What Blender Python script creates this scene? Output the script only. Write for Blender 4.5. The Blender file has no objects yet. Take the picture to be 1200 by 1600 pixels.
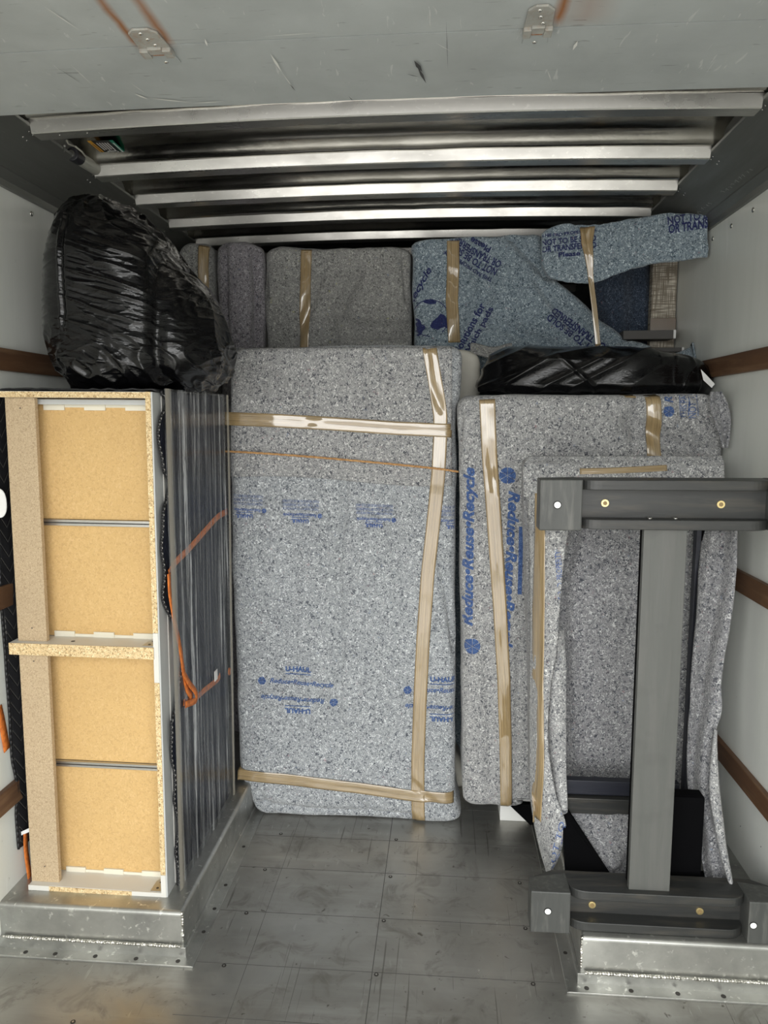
import bpy, bmesh, math, random
from mathutils import Vector, Matrix, noise
from mathutils.bvhtree import BVHTree
random.seed(7)
S = bpy.context.scene
COL = S.collection
# ------------------------------------------------------------------ camera
F = 1155.0; PITCH, YAW, ROLL = -0.126408, 0.0824848, -0.0021928; CAM = Vector((0, 0, 1.55))
BASE = Matrix(((1, 0, 0), (0, 0, -1), (0, 1, 0)))
RM = Matrix.Rotation(YAW, 3, 'Z') @ Matrix.Rotation(PITCH, 3, 'X') @ BASE @ Matrix.Rotation(ROLL, 3, 'Z')
cd = bpy.data.cameras.new('camera'); cam = bpy.data.objects.new('camera', cd); COL.objects.link(cam)
cd.sensor_fit = 'VERTICAL'; cd.sensor_height = 24.0; cd.lens = F / 1600 * 24.0; cd.clip_start = .02
cam.matrix_world = Matrix.Translation(CAM) @ RM.to_4x4()
S.camera = cam
# ------------------------------------------------------------------ daylight through the open rear
w = bpy.data.worlds.new('overcast'); S.world = w; w.use_nodes = True
wn = w.node_tree; bg = wn.nodes['Background']
tc = wn.nodes.new('ShaderNodeTexCoord'); sx = wn.nodes.new('ShaderNodeSeparateXYZ'); cr = wn.nodes.new('ShaderNodeValToRGB'); mr = wn.nodes.new('ShaderNodeMapRange')
mr.inputs['From Min'].default_value = -1; mr.inputs['From Max'].default_value = 1
wn.links.new(tc.outputs['Generated'], sx.inputs[0]); wn.links.new(sx.outputs['Z'], mr.inputs['Value']); wn.links.new(mr.outputs[0], cr.inputs[0]); wn.links.new(cr.outputs[0], bg.inputs['Color'])
e = cr.color_ramp.elements
e[0].position = 0.0; e[0].color = (.34, .33, .31, 1)
e[1].position = 1.0; e[1].color = (.95, .98, 1, 1)
for p, c in ((.47, (.45, .44, .42, 1)), (.5, (.9, .92, .92, 1)), (.56, (1.0, 1.0, .98, 1))):
    n = e.new(p); n.color = c
bg.inputs['Strength'].default_value = 5.2
pl = bpy.data.lights.new('rear_opening_portal', 'AREA'); po = bpy.data.objects.new('rear_opening_portal', pl); COL.objects.link(po)
pl.shape = 'RECTANGLE'; pl.size = 2.22; pl.size_y = 2.28; pl.cycles.is_portal = True
po.location = (-.175, -.45, 1.16); po.rotation_euler = (math.radians(90), 0, 0)
S.view_settings.view_transform = 'Standard'; S.view_settings.look = 'None'; S.view_settings.gamma = 1; S.view_settings.use_curve_mapping = False
S.view_settings.exposure = 0.25

# ------------------------------------------------------------------ helpers
def ray(u, v): return RM @ Vector(((u - 600) / F, (800 - v) / F, -1))
def P(u, v, y=None, z=None, x=None):
    d = ray(u, v)
    t = (y - CAM.y) / d.y if y is not None else ((z - CAM.z) / d.z if z is not None else (x - CAM.x) / d.x)
    return CAM + d * t
ORG = {}
def thing(name, label, cat, loc, group=None):
    o = bpy.data.objects.new(name, None); COL.objects.link(o); o.location = loc; o.empty_display_size = .05
    o['label'] = label; o['category'] = cat
    if group: o['group'] = group
    ORG[o] = Vector(loc); return o
class MB:
    def __init__(s): s.v = []; s.f = []; s.m = []; s.uv = {}
    def add(s, vs, fs, mi=0, uvs=None):
        b = len(s.v); s.v += [Vector(a) for a in vs]
        for i, f in enumerate(fs):
            s.f.append([b + k for k in f]); s.m.append(mi)
        if uvs:
            for i, q in enumerate(uvs): s.uv[b + i] = q
        return s
    def box(s, x0, x1, y0, y1, z0, z1, mi=0):
        vs = [(x, y, z) for x in (x0, x1) for y in (y0, y1) for z in (z0, z1)]
        return s.add(vs, [(0, 1, 3, 2), (4, 6, 7, 5), (0, 4, 5, 1), (2, 3, 7, 6), (0, 2, 6, 4), (1, 5, 7, 3)], mi)
    def prism(s, pts, axis, a, b, mi=0):
        """closed outline extruded along an axis; pts are the two other coordinates in order"""
        def mk(p, t):
            l = list(p); l.insert(axis, t); return l
        n = len(pts); vs = [mk(p, a) for p in pts] + [mk(p, b) for p in pts]
        fs = [list(range(n))[::-1], list(range(n, 2 * n))] + [(i, (i + 1) % n, n + (i + 1) % n, n + i) for i in range(n)]
        return s.add(vs, fs, mi)
    def cyl(s, c, axis, r, h, n=20, mi=0, r2=None, dome=0):
        c = Vector(c); ax = Vector(axis).normalized(); t = ax.orthogonal().normalized(); b = ax.cross(t); r2 = r if r2 is None else r2
        rings = [(0, r), (h, r2)]
        if dome:
            rings = [(0, r)] + [(h * math.sin(k * math.pi / 8), r * math.cos(k * math.pi / 8)) for k in range(1, 4)]
        vs = []
        for hh, rr in rings:
            for i in range(n):
                a = 2 * math.pi * i / n; vs.append(c + ax * hh + (t * math.cos(a) + b * math.sin(a)) * rr)
        fs = [list(range(n))[::-1], list(range(len(vs) - n, len(vs)))]
        for k in range(len(rings) - 1):
            fs += [(k * n + i, k * n + (i + 1) % n, (k + 1) * n + (i + 1) % n, (k + 1) * n + i) for i in range(n)]
        return s.add(vs, fs, mi)
    def grid(s, rows, closed=False, cap=False, mi=0, uvf=None):
        n = len(rows[0]); vs = [p for r in rows for p in r]; fs = []
        for j in range(len(rows) - 1):
            for i in range(n if closed else n - 1):
                a = j * n + i; b = j * n + (i + 1) % n; fs.append((a, b, b + n, a + n))
        if cap: fs += [list(range(n))[::-1], list(range(len(vs) - n, len(vs)))]
        uvs = [uvf(i, j) for j in range(len(rows)) for i in range(n)] if uvf else None
        return s.add(vs, fs, mi, uvs)
    def build(s, name, mats, parent=None, label=None, cat=None, group=None, kind=None, loc=None, smooth=False, bevel=0, solid=0, sub=0):
        o0 = ORG[parent] if parent else Vector(loc or (0, 0, 0))
        me = bpy.data.meshes.new(name); me.from_pydata([v - o0 for v in s.v], [], s.f); me.update()
        for m in (mats if isinstance(mats, (list, tuple)) else [mats]): me.materials.append(m)
        for p, mi in zip(me.polygons, s.m): p.material_index = mi; p.use_smooth = smooth
        if s.uv:
            l = me.uv_layers.new(name='UVMap')
            for lp in me.loops: l.data[lp.index].uv = s.uv.get(lp.vertex_index, (0, 0))
        bm = bmesh.new(); bm.from_mesh(me); bmesh.ops.recalc_face_normals(bm, faces=bm.faces); bm.to_mesh(me); bm.free()
        o = bpy.data.objects.new(name, me); COL.objects.link(o); ORG[o] = o0
        if parent: o.parent = parent
        else: o.location = o0
        if label: o['label'] = label
        if cat: o['category'] = cat
        if group: o['group'] = group
        if kind: o['kind'] = kind
        if solid:
            md = o.modifiers.new('thickness', 'SOLIDIFY'); md.thickness = solid; md.offset = 0
        if bevel:
            md = o.modifiers.new('bevel', 'BEVEL'); md.width = bevel; md.segments = 2; md.limit_method = 'ANGLE'; md.angle_limit = math.radians(40)
        return o
    def bvh(s):
        tri = [];
        for f in s.f: tri.append(f)
        return BVHTree.FromPolygons(s.v, tri)
def nz(x, y, z, sc=1.0, seed=0): return noise.noise(Vector((x * sc + seed * 7.3, y * sc + seed * 3.1, z * sc - seed * 5.7)))
def lerp(a, b, t): return a + (b - a) * t
def interp(tab, t):
    """piecewise smooth table [(key, v1, v2...)] -> values at key t"""
    if t <= tab[0][0]: return tab[0][1:]
    for i in range(len(tab) - 1):
        a, b = tab[i], tab[i + 1]
        if t <= b[0]:
            k = (t - a[0]) / max(1e-9, b[0] - a[0])
            p = tab[i - 1] if i > 0 else a; q = tab[i + 2] if i + 2 < len(tab) else b
            out = []
            for c in range(1, len(a)):
                h = b[0] - a[0]
                m0 = (b[c] - p[c]) / max(1e-9, b[0] - p[0]) * h; m1 = (q[c] - a[c]) / max(1e-9, q[0] - a[0]) * h
                k2, k3 = k * k, k * k * k
                out.append((2 * k3 - 3 * k2 + 1) * a[c] + (k3 - 2 * k2 + k) * m0 + (-2 * k3 + 3 * k2) * b[c] + (k3 - k2) * m1)
            return out
    return tab[-1][1:]
def ringpts(x0, x1, y0, y1, r, n, e=None):
    """closed section, evenly spaced by arc length, starting at front left going right"""
    hx, hy = (x1 - x0) / 2, (y1 - y0) / 2; cx, cy = (x0 + x1) / 2, (y0 + y1) / 2; raw = []
    if e:
        for i in range(240):
            a = -math.pi * .75 + 2 * math.pi * i / 240; c, s_ = math.cos(a), math.sin(a)
            raw.append((cx + hx * math.copysign(abs(c) ** (2 / e), c), cy + hy * math.copysign(abs(s_) ** (2 / e), s_)))
    else:
        r = min(r, hx * .999, hy * .999)
        for qx, qy, a0 in ((x0 + r, y0 + r, 180), (x1 - r, y0 + r, 270), (x1 - r, y1 - r, 0), (x0 + r, y1 - r, 90)):
            for k in range(9):
                a = math.radians(a0 + k * 90 / 8); raw.append((qx + r * math.cos(a), qy + r * math.sin(a)))
    raw.append(raw[0]); L = [0]
    for a, b in zip(raw, raw[1:]): L.append(L[-1] + math.hypot(b[0] - a[0], b[1] - a[1]))
    out = []; j = 0
    for i in range(n):
        t = L[-1] * i / n
        while L[j + 1] < t: j += 1
        k = (t - L[j]) / max(1e-12, L[j + 1] - L[j]); out.append((lerp(raw[j][0], raw[j + 1][0], k), lerp(raw[j][1], raw[j + 1][1], k)))
    return out
def body(rows, yf, yb, r=.04, rt=.04, n=200, m=160, e=None, disp=None, zmin=None, ys=None):
    """upright padded body; rows = [(v, uL, uR)] outline in the plane y=yf (top to bottom)"""
    tab = []
    for v, ul, ur in rows:
        a, b = P(ul, v, y=yf), P(ur, v, y=yf); tab.append(((a.z + b.z) / 2, a.x, b.x))
    tab.sort(); z0, z1 = tab[0][0], tab[-1][0]
    if zmin is not None: z0 = zmin; tab = [(zmin, tab[0][1], tab[0][2])] + tab if tab[0][0] > zmin + .01 else tab
    zs = [(z0 + rt * (1 - math.cos(k * math.pi / 12)), rt * (1 - math.sin(k * math.pi / 12))) for k in range(6)]
    zs += [(lerp(z0 + rt, z1 - rt, k / m), 0) for k in range(m + 1)]
    zs += [(z1 - rt + rt * math.sin(k * math.pi / 12), rt * (1 - math.cos(k * math.pi / 12))) for k in range(1, 7)]
    mb = MB(); rings = []
    for z, ins in zs:
        xl, xr = interp(tab, z); dy = ys(z) if ys else 0
        cx = (xl + xr) / 2; ins = min(ins, (xr - xl) / 2 * .9, (yb - yf) / 2 * .9)
        rings.append([Vector((a, b + dy, z)) for a, b in ringpts(xl + ins, xr - ins, yf + ins, yb - ins, r, n, e)])
    # displaced along a rough normal
    if disp:
        N = len(rings)
        new = []
        for j in range(N):
            row = []
            for i in range(n):
                p = rings[j][i]; t1 = rings[j][(i + 1) % n] - rings[j][i - 1]; t2 = rings[min(j + 1, N - 1)][i] - rings[max(j - 1, 0)][i]
                nn = t1.cross(t2)
                nn = nn.normalized() if nn.length > 1e-12 else Vector((0, 0, 1))
                row.append(p + nn * disp(p, nn))
            new.append(row)
        rings = new
    # caps : shrink to the centre
    for end in (0, -1):
        src = rings[end]; c = sum(src, Vector()) / n
        extra = [[q.lerp(c, k) + Vector((0, 0, (.002 if end else -.0))) for q in src] for k in (.15, .4, .7, .97)]
        rings = (extra[::-1] + rings) if end == 0 else (rings + extra)
    mb.grid(rings, closed=True, cap=True)
    return mb
def segd(px, pz, a, b):
    ax, az = a; bx, bz = b; dx, dz = bx - ax, bz - az; t = max(0, min(1, ((px - ax) * dx + (pz - az) * dz) / (dx * dx + dz * dz + 1e-12)))
    return math.hypot(px - ax - dx * t, pz - az - dz * t), t
def creases(lst, yp):
    """lst: (polyline px, width m, depth m) -> function of a point on the front"""
    L = []
    for pts, wd, dp in lst:
        q = [P(u, v, y=yp) for u, v in pts]; L.append(([(a.x, a.z) for a in q], wd, dp))
    def f(p):
        s = 0
        for q, wd, dp in L:
            dp = min(.034, dp * 2.5); d = min(segd(p.x, p.z, a, b)[0] for a, b in zip(q, q[1:]))
            if d < 3 * wd: s -= dp * math.exp(-(d / wd) ** 2)
        return s
    return f
def felt_disp(seed, amp=.004, cf=None, big=.006):
    def f(p, n):
        d = big * nz(p.x, p.y, p.z, 3.0, seed) + amp * nz(p.x, p.y, p.z * .6, 12, seed + 1) + .0012 * nz(p.x, p.y, p.z, 45, seed + 2)
        if cf and n.y < -.3: d += cf(p)
        return d
    return f
def hit(bv, x, z, y0=-.5):
    r = bv.ray_cast(Vector((x, y0, z)), Vector((0, 1, 0))); return r[0]
def tape(name, bv, pts, yp, width, mat, parent, off=.003, label=None, wob=.0):
    """adhesive tape laid on a front; pts px polyline"""
    q = [P(u, v, y=yp) for u, v in pts]; path = []
    for a, b in zip(q, q[1:]):
        k = max(2, int((b - a).length / .008)); path += [a.lerp(b, i / k) for i in range(k)]
    path.append(q[-1]); rows = []; last = None; nW = 8; s = 0; uvs = []
    for i, p in enumerate(path):
        d = path[min(i + 3, len(path) - 1)] - path[max(i - 3, 0)]; d.y = 0; d.normalize(); sd = Vector((-d.z, 0, d.x)); row = []
        wd = width(i / len(path)) if callable(width) else width
        if i: s += (path[i] - path[i - 1]).length
        for j in range(nW + 1):
            c = p + sd * (j / nW - .5) * wd
            h = hit(bv, c.x, c.z); yy = h.y if h else (last if last is not None else yp)
            last = yy
            ridge = .0012 * nz(s * 2.5, (j / nW) * 6, 0, 1, len(pts) + int(yp * 10)) if 0 < j < nW else 0
            row.append(Vector((c.x, yy - off + ridge, c.z)))
            uvs.append((s, j / nW * wd))
        rows.append(row)
    # tape bridges the hollows: smooth depth along the strip
    for _ in range(4):
        for i in range(1, len(rows) - 1):
            for j in range(nW + 1):
                rows[i][j].y = min(rows[i][j].y, (rows[i - 1][j].y + rows[i + 1][j].y) / 2)
    mb = MB(); mb.grid(rows, uvf=lambda i, j: uvs[j * (nW + 1) + i])
    return mb.build(name, mat, parent, label=label, smooth=True, solid=.0006)
def textmesh(txt, shear=0.0, bold=0.0):
    c = bpy.data.curves.new('t', 'FONT'); c.body = txt; c.size = 1; c.shear = shear; c.offset = bold; c.resolution_u = 3
    o = bpy.data.objects.new('t', c); COL.objects.link(o)
    dg = bpy.context.evaluated_depsgraph_get(); dg.update(); me = bpy.data.meshes.new_from_object(o.evaluated_get(dg))
    vs = [v.co.copy() for v in me.vertices]; fs = [list(p.vertices) for p in me.polygons]
    bpy.data.objects.remove(o); bpy.data.curves.remove(c); bpy.data.meshes.remove(me)
    x0, x1 = min(v.x for v in vs), max(v.x for v in vs); y0, y1 = min(v.y for v in vs), max(v.y for v in vs)
    return [Vector(((v.x - x0) / (x1 - x0) - .5, (v.y - y0) / (y1 - y0) - .5, 0)) for v in vs], fs
def shape2d(polys):
    return polys
def lay(name, items, bv, yp, mat, parent, off=.0018, clip=None, deep=.09):
    for it_ in items: lay1(name, [it_], bv, yp, mat, parent, off, clip, deep)
def lay1(name, items, bv, yp, mat, parent, off=.0018, clip=None, deep=.09):
    """items: list of (verts unit [-.5,.5], faces, (u,v) centre px, length px, height px, angle deg) laid on the surface"""
    bm = bmesh.new()
    for vs, fs, c, L, H, ang in items:
        k = yp / F; a = math.radians(ang); ca, sa = math.cos(a), math.sin(a); cp = P(c[0], c[1], y=yp); bvs = []
        for v in vs:
            x, z = v.x * L * k, v.y * H * k
            bvs.append(bm.verts.new((cp.x + x * ca - z * sa, yp, cp.z + x * sa + z * ca)))
        for f in fs:
            if len(set(f)) > 2:
                try: bm.faces.new([bvs[i] for i in f])
                except ValueError: pass
    for _ in range(4):
        ed = [e_ for e_ in bm.edges if e_.calc_length() > .02]
        if not ed: break
        bmesh.ops.subdivide_edges(bm, edges=ed, cuts=1); bmesh.ops.triangulate(bm, faces=[f for f in bm.faces if len(f.verts) > 4])
    dead = []
    for v in bm.verts:
        h = hit(bv, v.co.x, v.co.z)
        if h is None or h.y > yp + deep or (clip and not clip(v.co)): dead.append(v)
        else: v.co.y = h.y - off
    bmesh.ops.delete(bm, geom=dead, context='VERTS')
    mb = MB(); bm.verts.index_update(); mb.v = [v.co.copy() for v in bm.verts]; mb.f = [[v.index for v in f.verts] for f in bm.faces]; mb.m = [0] * len(mb.f); bm.free()
    if mb.f: return mb.build(name, mat, parent)
def T(txt, c, L, H, ang, shear=0.0, bold=0.0):
    vs, fs = textmesh(txt, shear, bold); return (vs, fs, c, L, H, ang)
def poly(pts): return [Vector((a, b, 0)) for a, b in pts], [list(range(len(pts)))]
def leafdisc(c, d, ang):
    """round leaf badge: disc with veins cut out, as sectors"""
    vs = []; fs = []
    secs = [(-88.7, -31.3), (-28.7, 28.7), (31.3, 88.7), (91.3, 148.7), (151.3, 208.7), (211.3, 268.7)]
    for a0, a1 in secs:
        am = math.radians((a0 + a1) / 2); ox, oy = .02 * math.cos(am), .02 * math.sin(am); b = len(vs); vs.append(Vector((ox, oy, 0)))
        for k in range(9):
            a = math.radians(lerp(a0, a1, k / 8)); rr = .47 * (1.12 if a0 == 31.3 and k > 4 else 1); vs.append(Vector((ox + (rr - .02) * math.cos(a), oy + (rr - .02) * math.sin(a), 0)))
        for k in range(8): fs.append([b, b + 1 + k, b + 2 + k])
    return (vs, fs, c, d, d, ang)
def bar(c, L, H, ang): 
    n = 12; vs = []; fs = []
    for i in range(n + 1): vs += [Vector((i / n - .5, -.5, 0)), Vector((i / n - .5, .5, 0))]
    for i in range(n): fs.append([2 * i, 2 * i + 2, 2 * i + 3, 2 * i + 1])
    return (vs, fs, c, L, H, ang)

# ------------------------------------------------------------------ materials
def mat(name, col, rough=.6, metal=0.0, coat=0.0, spec=.5):
    m = bpy.data.materials.new(name); m.use_nodes = True; b = m.node_tree.nodes['Principled BSDF']
    b.inputs['Base Color'].default_value = (*col, 1); b.inputs['Roughness'].default_value = rough; b.inputs['Metallic'].default_value = metal
    b.inputs['Coat Weight'].default_value = coat; b.inputs['Specular IOR Level'].default_value = spec
    return m, m.node_tree, b
def nd(t, kind, **kw):
    n = t.nodes.new(kind)
    for k, v in kw.items():
        if hasattr(n, k): setattr(n, k, v)
        else: n.inputs[k.replace('_', ' ')].default_value = v
    return n
def coords(t, scale=(1, 1, 1), uv=False, rot=(0, 0, 0)):
    tc = t.nodes.new('ShaderNodeTexCoord'); mp = t.nodes.new('ShaderNodeMapping'); mp.inputs['Scale'].default_value = scale; mp.inputs['Rotation'].default_value = rot
    t.links.new(tc.outputs['UV' if uv else 'Object'], mp.inputs[0]); return mp.outputs[0]
def nois(t, vec, scale, detail=2, rough=.5, dist=0.0):
    n = nd(t, 'ShaderNodeTexNoise', Scale=scale, Detail=detail, Roughness=rough, Distortion=dist); t.links.new(vec, n.inputs['Vector']); return n.outputs['Fac']
def rampf(t, fac, a, b, c0=0.0, c1=1.0):
    m = nd(t, 'ShaderNodeMapRange'); m.inputs['From Min'].default_value = a; m.inputs['From Max'].default_value = b; m.inputs['To Min'].default_value = c0; m.inputs['To Max'].default_value = c1
    t.links.new(fac, m.inputs['Value']); return m.outputs[0]
def mix(t, fac, a, b, mode='MIX'):
    m = t.nodes.new('ShaderNodeMix'); m.data_type = 'RGBA'; m.blend_type = mode
    for s, val in ((m.inputs[0], fac), (m.inputs[6], a), (m.inputs[7], b)):
        if isinstance(val, (int, float)): s.default_value = val
        elif isinstance(val, (tuple, list)): s.default_value = (*val, 1)
        else: t.links.new(val, s)
    return m.outputs[2]
def mth(t, op, a, b=0.0, c=None):
    m = t.nodes.new('ShaderNodeMath'); m.operation = op
    for i, val in enumerate((a, b) if c is None else (a, b, c)):
        if isinstance(val, (int, float)): m.inputs[i].default_value = val
        else: t.links.new(val, m.inputs[i])
    return m.outputs[0]
def bump(t, b, h, strength=.3, dist=.01):
    n = nd(t, 'ShaderNodeBump'); n.inputs['Strength'].default_value = strength; n.inputs['Distance'].default_value = dist
    t.links.new(h, n.inputs['Height']); t.links.new(n.outputs[0], b.inputs['Normal']); return n
def felt(name, base, dark, light, tint=(.35, .18, .2), blue=(.12, .18, .3), sc=1.0):
    m, t, b = mat(name, base, .95, spec=.15); v = coords(t)
    n1 = nois(t, v, 95 * sc, 3, .7, 1.2); n2 = nois(t, coords(t, (1.0, 1.3, .9)), 120 * sc, 3, .7, 1.6); n3 = nois(t, v, 70 * sc, 1, .5, .5); n4 = nois(t, v, 5, 3); n5 = nois(t, coords(t, (1.1, 1, 1.2)), 62 * sc, 1, .5, .4)
    c = mix(t, rampf(t, n4, .35, .65, 0, .45), base, tuple(x * .78 for x in base))
    c = mix(t, rampf(t, n1, .52, .60), c, dark)
    c = mix(t, rampf(t, n2, .535, .63), c, light)
    c = mix(t, rampf(t, n3, .73, .80, 0, .5), c, tint); c = mix(t, rampf(t, n5, .73, .80, 0, .5), c, blue)
    t.links.new(c, b.inputs['Base Color']); b.inputs['Sheen Weight'].default_value = .25; b.inputs['Sheen Roughness'].default_value = .6
    bump(t, b, nois(t, v, 130 * sc, 3, .7, 1), .55, .006); return m
FELT = felt('grey_felt', (.34, .34, .34), (.07, .075, .09), (.75, .75, .73))
FELTB = felt('bluish_grey_felt', (.36, .378, .395), (.08, .09, .11), (.80, .825, .83))
FELTD = felt('dark_grey_felt', (.25, .25, .26), (.05, .055, .07), (.6, .6, .6))
FELTP = felt('mauve_grey_felt', (.27, .255, .275), (.07, .065, .08), (.55, .53, .56))
FELTG = felt('warm_grey_felt', (.30, .30, .29), (.11, .11, .11), (.6, .6, .56), tint=(.5, .5, .2))
FELTC = felt('blue_felt', (.22, .28, .325), (.05, .08, .11), (.62, .70, .74))
FELTN = felt('denim_felt', (.045, .065, .10), (.015, .02, .035), (.16, .2, .27))
INK, _, _ = mat('blue_ink', (.035, .085, .27), .9)
INKF = felt('faded_blue_ink', (.055, .11, .28), (.03, .06, .18), (.14, .22, .42))
INKP = felt('pale_blue_ink', (.08, .14, .36), (.03, .06, .20), (.26, .33, .50))
INKN = felt('navy_ink', (.022, .03, .12), (.015, .02, .08), (.05, .07, .19))
def tape_mat(name, col):
    m, t, b = mat(name, col, .35, coat=1.0); b.inputs['Coat Roughness'].default_value = .05; b.inputs['Coat IOR'].default_value = 1.9
    v = coords(t, (3, 330, 1), uv=True); n = nois(t, v, 1, 3, .6, .6); v2 = coords(t, (9, 60, 1), uv=True); n2 = nois(t, v2, 1, 2, .5, .3)
    t.links.new(mix(t, rampf(t, n, .35, .7), tuple(x * .72 for x in col), tuple(min(1, x * 1.25) for x in col)), b.inputs['Base Color'])
    bump(t, b, mth(t, 'ADD', n, mth(t, 'MULTIPLY', n2, .5)), 1.0, .0035); return m
TAPE = tape_mat('tan_packing_tape', (.40, .285, .14)); TAPEB = tape_mat('brown_tape', (.16, .105, .06))
def metal_mat(name, col, rough, metal=.9, streak=(1, 1, 1), wear=.5, bumpd=.004, bsc=3.0, bstr=.15):
    m, t, b = mat(name, col, rough, metal)
    v = coords(t, streak); n = nois(t, v, 6, 5, .6); n2 = nois(t, v, 45, 3, .6, .4); n3 = nois(t, coords(t), bsc, 2)
    c = mix(t, rampf(t, n, .35, .7, 0, wear), col, tuple(x * .55 for x in col)); c = mix(t, rampf(t, n2, .62, .72, 0, wear), c, tuple(min(1, x * 1.5) for x in col))
    t.links.new(c, b.inputs['Base Color']); t.links.new(rampf(t, n, .3, .75, rough * .8, min(1, rough * 1.35)), b.inputs['Roughness'])
    bump(t, b, mth(t, 'ADD', n3, mth(t, 'MULTIPLY', n2, .08)), bstr, bumpd); return m
def floor_mat():
    m, t, b = mat('worn_floor_metal', (.30, .30, .29), .4, .75)
    v = coords(t); n = nois(t, v, 2.2, 5, .6, .3); n2 = nois(t, coords(t, (1, .15, 1)), 60, 3, .6, .3); n3 = nois(t, coords(t, (.25, 2, 1)), 9, 4, .6); sp = nois(t, v, 38, 3, .6, .5); mid = nois(t, v, 9, 4, .65, .8)
    c = mix(t, rampf(t, n, .38, .66, 0, 1), (.40, .395, .37), (.28, .27, .245)); c = mix(t, rampf(t, n3, .5, .75, 0, .6), c, (.46, .455, .43)); c = mix(t, rampf(t, mid, .54, .7, 0, .55), c, (.17, .16, .14))
    c = mix(t, rampf(t, sp, .66, .74, 0, .8), c, (.10, .09, .075)); c = mix(t, rampf(t, n2, .66, .76, 0, .5), c, (.62, .62, .6))
    ln = nois(t, coords(t, (14, .35, 1)), 7, 2, .5, .6); c = mix(t, rampf(t, ln, .685, .71, 0, .6), c, (.12, .115, .10))
    t.links.new(c, b.inputs['Base Color']); t.links.new(rampf(t, mid, .3, .7, .27, .52), b.inputs['Roughness']); bump(t, b, mth(t, 'ADD', n, mth(t, 'MULTIPLY', sp, .12)), .12, .01); return m
FLOOR = floor_mat()
ALU = metal_mat('bright_aluminium', (.66, .65, .62), .3, .95, (1, 6, 1), .35)
ROOFSKIN = metal_mat('roof_sheet_metal', (.52, .50, .46), .2, 1.0, (1, 3, 1), .3, .012, 5, .35)
WELL = metal_mat('galvanised_well_metal', (.54, .54, .51), .34, .85, (1, 1, 1), 1.0)
WELD = metal_mat('weld_bead', (.72, .70, .64), .3, .95, (1, 1, 1), .3, .01, 90, .8)
PANEL = metal_mat('grey_cove_panel', (.20, .205, .19), .42, .55, (3, .3, 3), .25)
STEEL = mat('bright_rivet', (.75, .74, .70), .25, 1.0)[0]
DARKSCREW = mat('dark_screw', (.07, .065, .06), .5, .7)[0]; DARK = mat('dark_seam', (.04, .038, .035), .7)[0]
def wall_mat():
    m, t, b = mat('pale_wall_panel', (.62, .64, .60), .38, 0, coat=.15); n = nois(t, coords(t, (1, 1.2, .25)), 4, 5, .6, .4); n2 = nois(t, coords(t), 30, 4, .7, .5); n3 = nois(t, coords(t, (1, 1, .2)), 22, 2, .5, .8)
    c = mix(t, rampf(t, n, .35, .7), (.74, .76, .71), (.83, .845, .80)); c = mix(t, rampf(t, n2, .68, .76, 0, .5), c, (.35, .34, .31)); c = mix(t, rampf(t, n3, .66, .70, 0, .35), c, (.86, .87, .84))
    t.links.new(c, b.inputs['Base Color']); bump(t, b, n, .12, .01); return m
WALL = wall_mat()
def wood_mat(name, c1, c2, c3, streak, rough=.55, sc=10):
    m, t, b = mat(name, c1, rough); v = coords(t, streak); n = nois(t, v, sc, 5, .6, .6); n2 = nois(t, v, sc * 4, 3, .6, .3); n3 = nois(t, coords(t), 7, 3, .6)
    c = mix(t, rampf(t, n, .35, .65), c1, c2); c = mix(t, rampf(t, n2, .5, .75, 0, .6), c, c3); c = mix(t, rampf(t, n3, .55, .75, 0, .6), c, tuple(x * .6 for x in c1))
    t.links.new(c, b.inputs['Base Color']); bump(t, b, n2, .3, .003); return m
RAIL = wood_mat('stained_rail_wood', (.15, .075, .035), (.09, .045, .025), (.27, .165, .09), (1, .08, 1))
BLACKWOOD = wood_mat('charcoal_stained_wood', (.033, .034, .033), (.024, .025, .024), (.085, .074, .058), (.12, 1, 1), .42)
PADWOOD = wood_mat('worn_charcoal_block', (.068, .070, .066), (.052, .054, .051), (.15, .148, .135), (1, 1, .15), .48, 14)
POSTWOOD = wood_mat('charcoal_post_paint', (.105, .107, .10), (.092, .095, .088), (.125, .122, .115), (1, 1, .08), .45)
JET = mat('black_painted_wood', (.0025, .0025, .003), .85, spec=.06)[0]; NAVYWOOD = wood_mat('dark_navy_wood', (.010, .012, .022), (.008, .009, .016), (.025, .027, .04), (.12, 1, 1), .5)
def chip_mat(name, base, dk, lt, sc):
    m, t, b = mat(name, base, .8); v = coords(t, (1, 1, 1)); n = nois(t, v, sc, 2, .6, 1); n2 = nois(t, coords(t, (1.2, 1, .9)), sc * 1.2, 2, .6, 1); n3 = nois(t, v, 4, 2)
    c = mix(t, rampf(t, n, .52, .60), base, dk); c = mix(t, rampf(t, n2, .55, .63), c, lt); c = mix(t, rampf(t, n3, .3, .7, 0, .35), c, tuple(x * .75 for x in base))
    t.links.new(c, b.inputs['Base Color']); bump(t, b, n, .4, .002); return m
CHIPEDGE = chip_mat('raw_particleboard_edge', (.70, .52, .28), (.30, .18, .07), (.90, .78, .50), 170)
CHIPFACE = chip_mat('particleboard_face', (.50, .38, .24), (.36, .26, .155), (.62, .49, .32), 230)
HARD = chip_mat('tan_hardboard', (.64, .42, .175), (.57, .365, .15), (.69, .47, .215), 110)
WHITE = mat('white_laminate', (.66, .645, .60), .4)[0]; GREYLAM = mat('pale_grey_laminate', (.50, .51, .50), .45)[0]; ZINC = mat('zinc_plate', (.5, .49, .46), .35, .9)[0]
TAB = mat('cream_plastic', (.74, .70, .58), .5)[0]
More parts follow.
